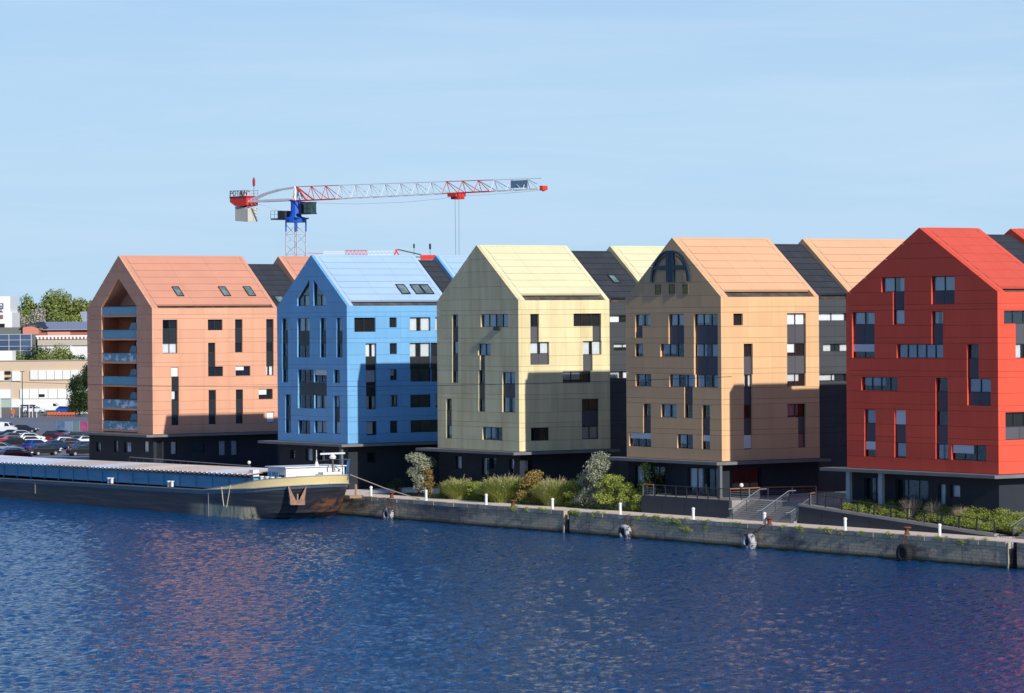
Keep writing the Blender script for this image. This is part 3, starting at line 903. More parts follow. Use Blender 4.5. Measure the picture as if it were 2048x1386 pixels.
# quay wall with coping stones
def wallmat():
    m, nt, N, L = new_mat('weathered_quay_stone')
    out = N.new('ShaderNodeOutputMaterial')
    b = N.new('ShaderNodeBsdfPrincipled'); b.inputs['Roughness'].default_value = 0.9
    geo = N.new('ShaderNodeNewGeometry')
    def noise(sc, scale, lo, hi, det=6):
        mp = N.new('ShaderNodeMapping'); mp.inputs['Scale'].default_value = sc
        nz = N.new('ShaderNodeTexNoise'); nz.inputs['Scale'].default_value = scale; nz.inputs['Detail'].default_value = det; nz.inputs['Roughness'].default_value = .65
        L.new(geo.outputs['Position'], mp.inputs[0]); L.new(mp.outputs[0], nz.inputs['Vector'])
        r = N.new('ShaderNodeMapRange'); r.inputs['From Min'].default_value = lo; r.inputs['From Max'].default_value = hi
        L.new(nz.outputs['Fac'], r.inputs['Value']); return r.outputs[0]
    def mix(a, c, f):
        x = N.new('ShaderNodeMix'); x.data_type = 'RGBA'
        if isinstance(a, tuple): x.inputs[6].default_value = (*a, 1)
        else: L.new(a, x.inputs[6])
        x.inputs[7].default_value = (*c, 1); L.new(f, x.inputs[0]); return x.outputs[2]
    c = mix((0.66, 0.51, 0.33), (0.22, 0.19, 0.16), noise((0.07, 1, 0.3), 1.0, .50, .60))
    c = mix(c, (0.33, 0.29, 0.22), noise((1.1, 1, 1.6), 1.0, .52, .75))
    c = mix(c, (0.45, 0.43, 0.40), noise((3.5, 1, 1.2), 1.0, .64, .76))
    c = mix(c, (0.035, 0.04, 0.045), noise((2.2, 1, .35), 1.0, .54, .74))
    c = mix(c, (0.07, 0.08, 0.10), noise((0.35, 1, 0.9), 1.0, .56, .72))
    # courses of rough stone
    sp = N.new('ShaderNodeSeparateXYZ'); L.new(geo.outputs['Position'], sp.inputs[0])
    cb = N.new('ShaderNodeCombineXYZ'); L.new(sp.outputs[0], cb.inputs[0]); L.new(sp.outputs[2], cb.inputs[1])
    br = N.new('ShaderNodeTexBrick'); br.inputs['Scale'].default_value = 1.0; br.inputs['Mortar Size'].default_value = .025; br.inputs['Brick Width'].default_value = .7; br.inputs['Row Height'].default_value = .27
    L.new(cb.outputs[0], br.inputs['Vector'])
    fd = N.new('ShaderNodeMath'); fd.operation = 'MULTIPLY'; fd.inputs[1].default_value = .35; L.new(br.outputs['Fac'], fd.inputs[0])
    c = mix(c, (0.05, 0.045, 0.04), fd.outputs[0])
    # algae near the waterline
    sx = N.new('ShaderNodeSeparateXYZ'); L.new(geo.outputs['Position'], sx.inputs[0])
    mr = N.new('ShaderNodeMapRange'); mr.inputs['From Min'].default_value = -6.65; mr.inputs['From Max'].default_value = -7.0
    L.new(sx.outputs[2], mr.inputs['Value'])
    c = mix(c, (0.03, 0.035, 0.012), mr.outputs[0])
    L.new(c, b.inputs['Base Color'])
    nb = N.new('ShaderNodeTexNoise'); nb.inputs['Scale'].default_value = 4.5; nb.inputs['Detail'].default_value = 5
    L.new(geo.outputs['Position'], nb.inputs['Vector'])
    bp = N.new('ShaderNodeBump'); bp.inputs['Strength'].default_value = .5; bp.inputs['Distance'].default_value = .05
    L.new(nb.outputs[0], bp.inputs['Height']); L.new(bp.outputs[0], b.inputs['Normal'])
    L.new(b.outputs[0], out.inputs[0])
    return m
M['quay'] = wallmat()
M['coping'] = mat('coping_stone', (0.50, 0.43, 0.33), 0.9, vary=0.22, noise=0.7, nscale=(1.5, 1.5, 1.5), ncol=(0.24, 0.22, 0.19), bump=0.3)
M['rust'] = mat('rusty_iron', (0.16, 0.055, 0.03), 0.85, noise=0.7, nscale=(3, 3, 3), ncol=(0.08, 0.035, 0.025), bump=.3)
M['white'] = mat('white_paint', (0.80, 0.80, 0.78), 0.5, noise=0.3, nscale=(3, 3, 3), ncol=(0.6, 0.58, 0.55))
M['rubber'] = mat('black_rubber', (0.02, 0.02, 0.022), 0.75)
M['rope'] = mat('rope', (0.45, 0.40, 0.32), 0.9)
qy = -7.0
qw = empty('quay_wall', (40, qy, -7.1), 'weathered stone quay wall with coping stones along the water', 'quay wall')
slots = [(31.1, 32.0), (94.6, 95.6)]
segs = [(-260, 31.1), (32.0, 94.6), (95.6, 160)]
for k, (a, b) in enumerate(segs):
    w = MB().box((a, qy, -8.6), (b, qy + .6, -5.38)).build('wall_section', M['quay'], qw)
for a, b in slots:
    MB().box((a, qy + .5, -8.6), (b, qy + .62, -5.0)).build('ladder_recess', M['dark'], qw)
    st = MB()
    st.box((a - .16, qy - .05, -7.3), (a - .002, qy + .1, -5.01))
    st.build('guard_rail', M['coping'], qw)
    ld = MB()
    for q in range(8): ld.bar((a + .15, qy + .3, -7.2 + q * .28), (b - .15, qy + .3, -7.2 + q * .28), .02)
    ld.bar((a + .15, qy + .3, -7.3), (a + .15, qy + .3, -5.1), .025); ld.bar((b - .15, qy + .3, -7.3), (b - .15, qy + .3, -5.1), .025)
    ld.build('ladder', M['rust'], qw)
x = -14.0
rnd = random.Random(3)
while x < 100:
    L_ = rnd.uniform(.95, 1.35)
    if not any(a - .1 < x + L_ and x < b + .02 for a, b in slots):
        dy = rnd.uniform(-.02, .03)
        MB().box((x + .02, qy - .05 + dy, -5.37), (x + L_ - .02, qy + .62, -4.985 + rnd.uniform(-.012, .012))).build('coping_stone', M['coping'], qw)
    else:
        for a, b in slots:
            if a - 1.6 < x < b:
                if a - .18 - x > .15: MB().box((x + .02, qy - .04, -5.37), (a - .18, qy + .62, -4.985)).build('coping_stone', M['coping'], qw)
                x = b - L_ + .02
    x += L_

# bollards
BX = [(-5.2, 'beside the barge mooring line, nearest the bow'), (5.6, 'in front of the silvery shrub under the pale yellow house'), (16.8, 'in front of the first yellow grass clumps'),
      (28.5, 'just left of the ladder recess below the shrubs'), (39.8, 'in front of the large green shrub'), (51.3, 'below the retaining wall of the ochre house'),
      (61.9, 'at the foot of the steps, behind a rusty bollard'), (73.2, 'below the long ramp wall of the red house'), (85.6, 'at the low end of the ramp wall, rightmost of the posts')]
pp = None
for x, where in BX:
    if pp is None:
        pp = empty('bollard_post', (x, qy + .42, -5.0))
        MB().lathe((x, qy + .42, -5.0), [(.17, 0), (.17, .06), (.135, .08), (.135, .82), (.12, .9)], 12).build('post_shaft', M['white'], pp, smooth=False)
        MB().lathe((x, qy + .42, -4.08), [(.15, -.02), (.17, .04), (.15, .14), (.06, .2), (.01, .21)], 12).build('post_cap', M['white'], pp)
        o = pp
    else:
        o = copy_tree(pp); o.location = (x, qy + .42, -5.0)
    tag(o, 'short white quay post ' + where, 'post', 'white posts along the quay edge')
RB = [(-1.1, 'with the barge rope beside the leftmost tyre fender'), (21.6, 'on the quay below the orange-brown shrub'), (62.6, 'beside the white post at the steps, holding a white tyre'), (81.4, 'on the quay above the black tyre fender')]
pr = None
for x, where in RB:
    if pr is None:
        pr = empty('mooring_bollard', (x, qy + .42, -5.0))
        MB().lathe((x, qy + .42, -5.0), [(.3, 0), (.26, .08), (.18, .15), (.17, .42), (.22, .5)], 14).build('bollard_stem', M['rust'], pr, smooth=True)
        MB().lathe((x, qy + .42, -4.5), [(.22, 0), (.38, .06), (.40, .12), (.30, .19), (.05, .22)], 14).build('bollard_head', M['rust'], pr, smooth=True)
        o = pr
    else:
        o = copy_tree(pr); o.location = (x, qy + .42, -5.0)
    tag(o, 'rusty iron mooring bollard ' + where, 'bollard', 'rusty mooring bollards')

# tyre fenders
M['tyrewhite'] = mat('white_painted_rubber', (0.50, 0.50, 0.50), 0.7, noise=1.0, nscale=(1.8, 1.8, 1.8), ncol=(0.04, 0.04, 0.045), nlo=.47, nhi=.55)
def tyre(name, x, r, m, label, rope_to):
    cy = qy - .55
    cz = -7.3 + r
    root = empty(name, (x, cy, cz), label, 'tyre', 'tyre fenders on the quay wall')
    mb = MB()
    K, Q = 28, 10
    n = len(mb.v)
    for i in range(K):
        a = 2 * math.pi * i / K
        for j in range(Q):
            b = 2 * math.pi * j / Q
            rad = r - .24 + .24 * max(-.85, min(.85, 1.25 * math.cos(b)))
            yy = .36 * max(-.8, min(.8, 1.2 * math.sin(b)))
            mb.v.append((x + rad * math.cos(a), cy + yy, cz + rad * math.sin(a)))
    for i in range(K):
        for j in range(Q):
            mb.f.append((n + i * Q + j, n + ((i + 1) % K) * Q + j, n + ((i + 1) % K) * Q + (j + 1) % Q, n + i * Q + (j + 1) % Q))
    mb.build('tyre_carcass', m, root, smooth=True)
    MB().lathe((x, cy + .02, cz), [(r - .27, -.24), (r - .27, .24)], 20, 'y').build('dark_hole_disc', M['rubber'], root)  # black disc filling the hole, its shade put in as colour
    tr = MB()
    for i in range(24):
        a = 2 * math.pi * i / 24
        c = Vector((x + (r + .0) * math.cos(a), cy, cz + (r + .0) * math.sin(a)))
        tr.obox(c, (-.05 * math.sin(a), 0, .05 * math.cos(a)), (0, .24, 0), (.03 * math.cos(a), 0, .03 * math.sin(a)))
    tr.build('tread', m, root)
    ch = MB()
    ch.path([(x - .25, cy + .2, cz + r - .1), (rope_to, qy - .08, -5.0), (rope_to + .05, qy + .3, -4.9)], .03)
    ch.path([(x + .25, cy + .2, cz + r - .1), (rope_to + .1, qy - .08, -5.0), (rope_to + .1, qy + .3, -4.9)], .03)
    ch.build('chain', M['rust'], root)
tyre('tyre_fender', -.3, .72, M['tyrewhite'], 'half-white tyre fender on the quay wall nearest the barge bow', -1.1)
tyre('tyre_fender', 41.9, .72, M['tyrewhite'], 'white tyre fender on the quay wall right of the ladder recess', 41.5)
tyre('tyre_fender', 60.9, .74, M['tyrewhite'], 'white arch-like tyre fender hanging below the steps', 62.4)
tyre('tyre_fender', 82.2, .80, M['rubber'], 'large black tyre fender hanging on chains, rightmost one', 81.4)

# ------------------------------------------------------------------ terrace, steps and ramps
M['retain'] = mat('dark_retaining_concrete', (0.045, 0.055, 0.068), 0.85, noise=0.5, nscale=(0.5, 0.5, 0.5), ncol=(0.03, 0.038, 0.05))
M['concrete'] = mat('pale_concrete', (0.33, 0.31, 0.28), 0.85, noise=0.5, nscale=(0.7, 0.7, 0.7), ncol=(0.22, 0.21, 0.2))
M['steel'] = mat('galvanised_steel', (0.35, 0.37, 0.40), 0.45, metal=0.5)
M['darksteel'] = mat('dark_painted_steel', (0.03, 0.035, 0.045), 0.5)
M['timber'] = mat('timber_handrail', (0.42, 0.15, 0.06), 0.6, noise=.4, nscale=(.5, 3, 3))
tz = -3.36
rw = empty('retaining_wall', (45, -3, -5), 'dark terrace wall under the railing before the ochre house', 'wall')
for a, b in ((38.2, 41.6), (41.6, 45.1), (45.1, 48.6), (48.6, 52.0)):
    MB().box((a, -3.0, -5.0), (b - .03, -2.72, tz - .02)).build('wall_panel', M['retain'], rw)
MB().box((51.72, -2.7, -5.0), (52.0, -.1, tz - .02)).build('end_wall', M['concrete'], rw)
tr = MB().box((38.2, -2.71, -4.99), (51.7, 8, tz)).build('terrace', M['concrete']); tr['kind'] = 'structure'
tr = MB().box((51.72, -.6, -4.99), (66.5, 8, tz + .004)).build('terrace', M['concrete']); tr['kind'] = 'structure'
tr = MB().box((66.5, .4, -4.99), (120, 8, tz + .10)).build('terrace', M['concrete']); tr['kind'] = 'structure'
st = empty('steps', (57, -3, -5), 'concrete steps from the quay to the terrace between two ramps', 'steps')
for k in range(10):
    z1 = -5.0 + (k + 1) * (tz + 5.0) / 10
    MB().box((52.05, -3.3 + k * .29, -5.0), (61.9, -3.3 + (k + 1) * .29 - .004, z1)).build('step', M['concrete'], st)

def railing(name, pts, label, group=None, post=1.7, top=M['darksteel'], rails=5, hgt=1.05, posts=M['darksteel'], vertical=False, pw=.05, nosing=None):
    root = empty(name, pts[0], label, 'railing', group)
    tb = MB()
    for a, b in zip(pts, pts[1:]):
        A, B = Vector(a), Vector(b); n = max(1, round((B - A).length / post))
        tb.bar(A + Vector((0, 0, hgt)), B + Vector((0, 0, hgt)), .055 if top is M['timber'] else .04, 6)
        for i in range(n + 1):
            P = A.lerp(B, i / n)
            if i == 0 and a is not pts[0]: continue
            MB().box((P.x - pw, P.y - .03, P.z), (P.x + pw, P.y + .03, P.z + hgt - .03)).build('rail_post', posts, root)
        if rails:
            rb = MB()
            for q in range(rails):
                h = hgt * (.15 + .75 * q / rails)
                rb.bar(A + Vector((0, 0, h)), B + Vector((0, 0, h)), .014)
            if vertical:
                m_ = int((B - A).length / .25)
                for q in range(m_):
                    P = A.lerp(B, (q + .5) / m_); rb.bar(P + Vector((0, 0, .1)), P + Vector((0, 0, hgt)), .010)
            rb.build('rail_infill', posts, root)
    tb.build('handrail', top, root)
    return root
railing('railing', [(40.2, -2.85, tz - .02), (51.9, -2.85, tz - .02)], 'thin dark railing on the terrace wall before the ochre house', post=1.68, vertical=True, rails=2)
railing('railing', [(38.3, -2.85, tz - .02), (40.0, -2.85, tz - .02)], 'short railing end with timber top left of the terrace', top=M['timber'], posts=M['steel'])
railing('railing', [(51.85, -2.8, tz), (51.85, 1.6, tz), (53.4, 6.0, tz)], 'railing with timber handrail behind the left stair rail', top=M['timber'], posts=M['steel'], rails=5, post=2.0)
railing('railing', [(61.9, 1.2, tz), (62.2, -1.0, tz), (63.4, -2.6, tz)], 'short railing with red timber top right of the steps', top=M['timber'], posts=M['steel'], rails=5, post=1.4)
M['slatsteel'] = M['steel']
def stair_rail(x, label):
    root = empty('stair_rail', (x, -3.5, -5), label, 'railing', 'steel handrails on the quay steps')
    a, b = Vector((x, -3.6, -5.0)), Vector((x, -.5, tz))
    mb = MB(); mb.bar(a + Vector((0, -.5, .95)), a + Vector((0, 0, 1.0)), .04, 6); mb.bar(a + Vector((0, 0, 1.0)), b + Vector((0, 0, 1.0)), .045, 6); mb.bar(b + Vector((0, 0, 1.0)), b + Vector((0, .8, 1.0)), .045, 6)
    mb.build('handrail', M['steel'], root)
    rb = MB()
    for q in range(5): rb.bar(a + Vector((0, 0, .2 + q * .15)), b + Vector((0, 0, .2 + q * .15)), .016)
    rb.build('rail_infill', M['steel'], root)
    for t in (0, .5, 1):
        P = a.lerp(b, t); MB().bar(P, P + Vector((0, 0, 1.0)), .035, 6).build('rail_post', M['darksteel'], root)
stair_rail(53.3, 'left steel handrail climbing the quay steps')
stair_rail(57.6, 'middle steel handrail climbing the quay steps')
stair_rail(61.8, 'right steel handrail of the quay steps beside the ramp wall')
# ramp before the red house
rp_ = empty('ramp_wall', (75, -3, -5), 'long dark wedge-shaped ramp wall below the red house', 'wall')
xs = steps(62.2, 88.4, 3.3)
def rz(x): return tz + .06 - (x - 62.2) * (1.50) / (88.4 - 62.2)
for a, b in zip(xs, xs[1:]):
    MB().prism([(a, -5.0), (b - .03, -5.0), (b - .03, rz(b)), (a, rz(a))], lambda u, z, d: (u, d, z), -3.0, -2.75, back=True).build('wall_panel', M['retain'], rp_)
MB().prism([(62.2, tz - .1), (88.4, rz(88.4) - .2), (88.4, rz(88.4) + .05), (62.2, tz + .11)], lambda u, z, d: (u, d, z), -3.06, -2.6, back=True).build('wall_coping', M['concrete'], rp_)
rt = MB().poly([(62.2, -2.6, tz), (88.4, -2.6, rz(88.4) - .1), (88.4, -1.5, rz(88.4) - .1), (62.2, -1.5, tz)]).build('path', M['concrete']); rt['kind'] = 'structure'
railing('railing', [(63.6, -2.85, rz(63.6)), (88.2, -2.85, rz(88.2))], 'dark sloping railing with square posts on the long ramp wall', post=2.25, rails=2, pw=.075, top=M['darksteel'])
MB_ = MB()
# planted bank behind the ramp
bank = MB()
bp_ = [(63, -1.5), (92.5, -1.5), (92.5, .4), (63, .4)]
bank.poly([(66, -1.45, rz(66) - .05), (90.8, -1.45, -4.9), (90.8, .45, -3.6), (66, .45, tz + .12)])
M['soil'] = mat('planting_soil', (0.07, 0.055, 0.035), 0.95, noise=.5, nscale=(2, 2, 2))
o = bank.build('planting_bank', M['soil']); o['kind'] = 'structure'
o = MB().poly([(-10, -2.9, -4.985), (38, -2.9, -4.985), (38, 1.5, -4.985), (-10, 1.5, -4.985)]).build('planting_bed', M['soil']); o['kind'] = 'structure'
# steps at the far right with handrail
st = empty('steps', (93, -2, -5), 'concrete steps at the far right edge behind the planted bank', 'steps')
for k in range(9):
    MB().box((91.2, -3.2 + k * .32, -5.0), (97.5, -3.2 + (k + 1) * .32 - .004, -5.0 + (k + 1) * .18)).build('step', M['concrete'], st)
a, b = Vector((90.95, -3.3, -5.0)), Vector((90.95, -.4, -3.3))
sr = empty('stair_rail', tuple(a), 'steel handrail at the far right edge beside the bank', 'railing')
mb = MB(); mb.bar(a + Vector((0, -.3, 1.0)), b + Vector((0, .6, 1.0)), .04, 6); mb.build('handrail', M['steel'], sr)
mb = MB()
for q in range(4): mb.bar(a + Vector((0, 0, .3 + .16 * q)), b + Vector((0, 0, .3 + .16 * q)), .014)
mb.build('rail_infill', M['steel'], sr)
for t in (0, .5, 1): P = a.lerp(b, t); MB().bar(P, P + Vector((0, 0, 1)), .03).build('rail_post', M['darksteel'], sr)
# columns under the canopies
M['column'] = mat('pale_blue_column', (0.30, 0.40, 0.42), 0.6)
M['greycolumn'] = mat('grey_column', (0.14, 0.15, 0.155), 0.7)
for x, y_, zb, zt, m, lab in ((66.73, -.9, tz + .1, -.31, M['column'], 'pale blue column under the red house, left one'), (71.2, -.9, tz + .1, -.31, M['column'], 'pale blue column under the red house, right one'),
                   (-20.3, -1.2, -5.0, -.31, M['greycolumn'], 'grey column under the right canopy corner of the blue house'), (47.9, -1.0, tz, -.31, M['greycolumn'], 'slim grey column under the ochre house canopy corner')):
    w = .25 if m is M['column'] else .22
    c = MB().box((x - w, y_ - w * .6, zb), (x + w, y_ + w * .6, zt - .0)); c.box((x - w - .05, y_ - w * .6 - .05, zb), (x + w + .05, y_ + w * .6 + .05, zb + .12))
    tag(c.build('column', m, loc=(x, y_, zb)), lab, 'column')
# railing along the terracotta base, low planting wall
railing('railing', [(-66.0, -3.4, -3.75), (-36.5, -3.4, -3.95)], 'thin pale handrail on dark posts in the shade between terracotta and blue houses', post=1.9, rails=0, top=M['steel'], hgt=1.15)
lw = MB().box((-66.5, -3.5, -5.0), (-36.2, -3.3, -3.98)); tag(lw.build('low_wall', M['retain'], loc=(-51, -3.4, -5)), 'low dark wall under the railing between terracotta and blue houses', 'wall')
# globe lamp beside the railing
def globe(x, y_, z, h_, lab):
    r = empty('globe_lamp', (x, y_, z), lab, 'lamp')
    MB().bar((x, y_, z), (x, y_, z + h_), .05, 8).build('lamp_pole', M['darksteel'], r)
    MB().lathe((x, y_, z + h_), [(.04, 0), (.15, .06), (.2, .2), (.15, .34), (.04, .4)], 12).build('lamp_globe', M['white'], r, smooth=True)
globe(52.0, -1.6, tz, 1.15, 'small white globe lamp on a dark pole behind the terrace railing')
globe(-38.6, -2.4, -5.0, 2.3, 'small white globe lamp in the shade left of the blue house')
# ------------------------------------------------------------------ vegetation
def leaves_mesh(name, m, centre, lumps, n, size, rnd, parent=None, loc=None, flat=1.0, up=0.2, asp=0.5):
    """n small leaf quads spread through lumps [(cx,cy,cz,rx,ry,rz)]"""
    g = np.random.default_rng(rnd)
    lum = np.array(lumps, float)
    w = (lum[:, 3] * lum[:, 4] * lum[:, 5]) ** .8; w /= w.sum()
    pick = g.choice(len(lum), n, p=w)
    d = g.normal(size=(n, 3)); d /= np.linalg.norm(d, axis=1)[:, None]
    rad = g.random(n) ** .45
    P = lum[pick, :3] + d * lum[pick, 3:6] * rad[:, None]
    nrm = d * .8 + g.normal(size=(n, 3)) * .7; nrm[:, 2] += up
    nrm /= np.linalg.norm(nrm, axis=1)[:, None]
    t = g.normal(size=(n, 3)); t -= nrm * (t * nrm).sum(1)[:, None]; t /= np.linalg.norm(t, axis=1)[:, None]
    b = np.cross(nrm, t)
    s = size * (.6 + .8 * g.random(n))[:, None]
    V = np.stack([P - t * s, P + b * s * asp, P + t * s, P - b * s * asp], 1).reshape(-1, 3) + np.array(centre)
    return V

def mesh_np(name, V, m, parent=None, loc=None):
    me = bpy.data.meshes.new(name)
    base = np.array(loc if loc is not None else (0, 0, 0), float)
    if parent is not None: base = np.array(world_of(parent).translation)
    V = (V - base).astype('f'); n = len(V) // 4
    me.vertices.add(len(V)); me.vertices.foreach_set('co', V.ravel())
    me.loops.add(4 * n); me.loops.foreach_set('vertex_index', np.arange(4 * n, dtype='i'))
    me.polygons.add(n); me.polygons.foreach_set('loop_start', (np.arange(n) * 4).astype('i'))
    me.update(); me.materials.append(m)
    o = bpy.data.objects.new(name, me)
    if parent is not None: o.parent = parent
    elif loc is not None: o.location = loc
    COL.objects.link(o)
    return o

def blades(c, rx, ry, h, n, rnd, lean=.5, wid=.02, seg=3):
    """grass fountain: n curved blades, returns quads"""
    g = np.random.default_rng(rnd)
    a = g.random(n) * 2 * np.pi; r = np.sqrt(g.random(n)) * .62
    base = np.stack([c[0] + rx * r * np.cos(a), c[1] + ry * r * np.sin(a), np.full(n, c[2])], 1)
    a2 = a + g.normal(0, .5, n)
    H_ = h * (.5 + .55 * g.random(n)) * (1 - .75 * r ** 2); out = lean * (.3 + .7 * g.random(n))
    dirx, diry = np.cos(a2) * rx, np.sin(a2) * ry
    Q = []
    side = np.stack([-np.sin(a2 + g.normal(0, .8, n)), np.cos(a2), np.zeros(n)], 1) * wid
    def pt(t):
        z = H_ * (t * (1.25 - .32 * t * out / lean)); o = out * t ** 1.8
        return base + np.stack([dirx * o, diry * o, z], 1)
    for k in range(seg):
        p0, p1 = pt(k / seg), pt((k + 1) / seg)
        w0, w1 = side * (1 - .5 * k / seg), side * (1 - .5 * (k + 1) / seg)
        Q.append(np.stack([p0 - w0, p0 + w0, p1 + w1, p1 - w1], 1))
    tips = pt(1.0); mids = pt(.8)
    return np.concatenate(Q).reshape(-1, 3), tips, mids

LM = {
 'grass': leaf_mat('yellow_green_grass', (0.22, 0.33, 0.05), (0.62, 0.62, 0.20)),
 'plume': leaf_mat('grass_plume', (0.50, 0.40, 0.26), (0.68, 0.56, 0.40)),
 'olive': leaf_mat('silvery_leaf', (0.16, 0.20, 0.10), (0.60, 0.60, 0.46)),
 'rust': leaf_mat('rusty_leaf', (0.22, 0.18, 0.04), (0.55, 0.38, 0.13)),
 'green': leaf_mat('fresh_leaf', (0.14, 0.22, 0.04), (0.52, 0.56, 0.12)),
 'dkgreen': leaf_mat('dark_leaf', (0.015, 0.04, 0.015), (0.06, 0.11, 0.03)),
 'mid': leaf_mat('tree_leaf', (0.10, 0.16, 0.04), (0.42, 0.46, 0.14)),
 'bare': leaf_mat('pale_twiggy_leaf', (0.28, 0.26, 0.20), (0.70, 0.66, 0.55)),
}
M['bark'] = mat('bark', (0.09, 0.07, 0.05), 0.9)
def grass_clump(x, y, z, w, h, label, rnd, n=2600, plumes=140):
    r = empty('ornamental_grass', (x, y, z), label, 'ornamental grass', 'grass clumps on the quay bed')
    Q, tips, mids = blades((x, y, z), w / 2, w / 2 * .8, h * .85, n, rnd, lean=.95, wid=.028)
    mesh_np('blades', Q, LM['grass'], r)
    g = np.random.default_rng(rnd + 1)
    Q2, t2, m2 = blades((x, y, z), w / 2 * .9, w / 2 * .7, h, plumes, rnd + 2, lean=.8, wid=.012)
    V = []
    for k in range(9):
        c = m2 + (t2 - m2) * (k / 8.0) + g.normal(0, .03, t2.shape)
        s = .07 * (1.2 - k / 9)
        t = np.array([.3, 0, 1.0]) * s; b = g.normal(0, 1, t2.shape) * s * .5
        V.append(np.stack([c - t, c + b, c + t, c - b], 1))
    mesh_np('plumes', np.concatenate([np.concatenate(V).reshape(-1, 3), Q2]), LM['plume'], r)

def shrub(x, y, z, w, h, mkey, label, rnd, n=4000, size=.085, name='shrub', stems=5, group='shrubs on the quay bed', prof=None):
    r = empty(name, (x, y, z), label, 'shrub', group)
    g = random.Random(rnd)
    sb = MB(); lumps = []
    for k in range(stems):
        a = 2 * math.pi * k / stems + g.random()
        tip = Vector((x + math.cos(a) * w * .28, y + math.sin(a) * w * .22, z + h * g.uniform(.6, .92)))
        mid = Vector((x + math.cos(a) * w * .12, y + math.sin(a) * w * .1, z + h * .35))
        sb.bar((x, y, z), mid, .05, 5, .035); sb.bar(mid, tip, .035, 5, .012)
    for k in range(22):
        zz = g.uniform(.14, .95)
        wf = prof(zz) if prof else math.sin(math.pi * (zz * .85 + .12)) ** .6
        a = g.uniform(0, 6.28); rr = g.uniform(.2, .8) * wf
        s = g.uniform(.12, .22)
        lumps.append((math.cos(a) * w / 2 * rr, math.sin(a) * w / 2.4 * rr, h * zz, w * s, w * s, h * s * .75))
    sb.build('stem', M['bark'], r)
    V = leaves_mesh('foliage', None, (x, y, z), lumps, n, size, rnd + 7)
    V = V[:]  # keep within ground
    mesh_np('foliage', V, LM[mkey], r)
    return r
by = -2.1
shrub(-3.0, by, -5, 4.6, 4.3, 'olive', 'tall silvery-leaved shrub before the gap between blue and yellow houses', 21, n=5600, size=.10)
shrub(-1.4, by + .3, -5, 1.6, 2.9, 'rust', 'small yellowing shrub leaning on the silvery one', 22, n=1500, size=.08)
grass_clump(4.9, by, -5, 4.0, 2.3, 'rounded bright yellow-green grass clump, leftmost on the quay bed', 31)
shrub(9.4, by, -5, 1.8, 1.5, 'rust', 'low brown shrub between the first two grass clumps', 23, n=1300, size=.07)
grass_clump(13.2, by, -5, 5.2, 2.8, 'wide feathery grass clump with pale plumes left of the rust shrub', 33, n=3800, plumes=240)
shrub(18.2, by, -5, 4.0, 3.1, 'rust', 'orange-brown shrub between two plumed grass clumps', 24, n=3400, size=.09)
grass_clump(22.4, by, -5, 4.2, 2.8, 'grass clump with dense pale plumes right of the rust shrub', 35, n=3200, plumes=260)
shrub(25.8, by, -5, 3.6, 2.7, 'green', 'dull green shrub left of the tallest shrub', 25, n=2600, size=.09)
shrub(29.9, by, -5, 5.2, 5.4, 'olive', 'tallest loose shrub with grey-green leaves before the link block', 26, n=5200, size=.10, stems=7, prof=lambda t: 1.0 - .62 * t)
shrub(32.6, by - .2, -5, 4.6, 3.3, 'green', 'bushy bright green shrub at the right foot of the tallest shrub', 27, n=4600, size=.09)
shrub(36.6, by, -5, 2.6, 1.9, 'green', 'low green shrub next to the retaining wall', 28, n=1800, size=.08)
shrub(37.0, -1.2, -5, 3.0, 4.6, 'dkgreen', 'dark shaded bush against the ochre house base', 29, n=3000, size=.10)
shrub(7.6, by + .6, -5, 3.4, 2.0, 'green', 'green shrub filling in behind the leftmost grass clumps', 41, n=3200, size=.08)
shrub(10.9, by + .4, -5, 3.2, 2.3, 'dkgreen', 'dark green shrub behind the wide feathery clump', 42, n=3000, size=.08)
shrub(16.0, by + .5, -5, 3.4, 2.4, 'green', 'mid green shrub between feathery clump and orange-brown shrub', 43, n=3400, size=.08)
shrub(20.2, by + .4, -5, 3.0, 2.3, 'green', 'green shrub wedged right of the orange-brown shrub', 44, n=3000, size=.08)
shrub(27.7, by + .3, -5, 3.6, 3.6, 'olive', 'grey-green shrub leaning on the tallest one from the left', 45, n=3400, size=.09)
shrub(34.6, by + .2, -5, 3.2, 2.6, 'green', 'bright green shrub right of the bushy one', 46, n=3200, size=.08)
shrub(-8.4, -1.2, -5, 3.0, 1.6, 'dkgreen', 'faint dark plant in the shade left of the silvery shrub', 30, n=900, size=.08)
# low carpet of green under the clumps
V = leaves_mesh('x', None, (0, 0, 0), [(xx, -2.1, -4.85, 1.6, .7, .32) for xx in np.arange(1, 38, 1.6)], 9000, .07, 77)
o = mesh_np('ground_cover', V, LM['green']); o['kind'] = 'stuff'
tag(o, 'low green ground cover under the quay bed shrubs', 'ground cover')
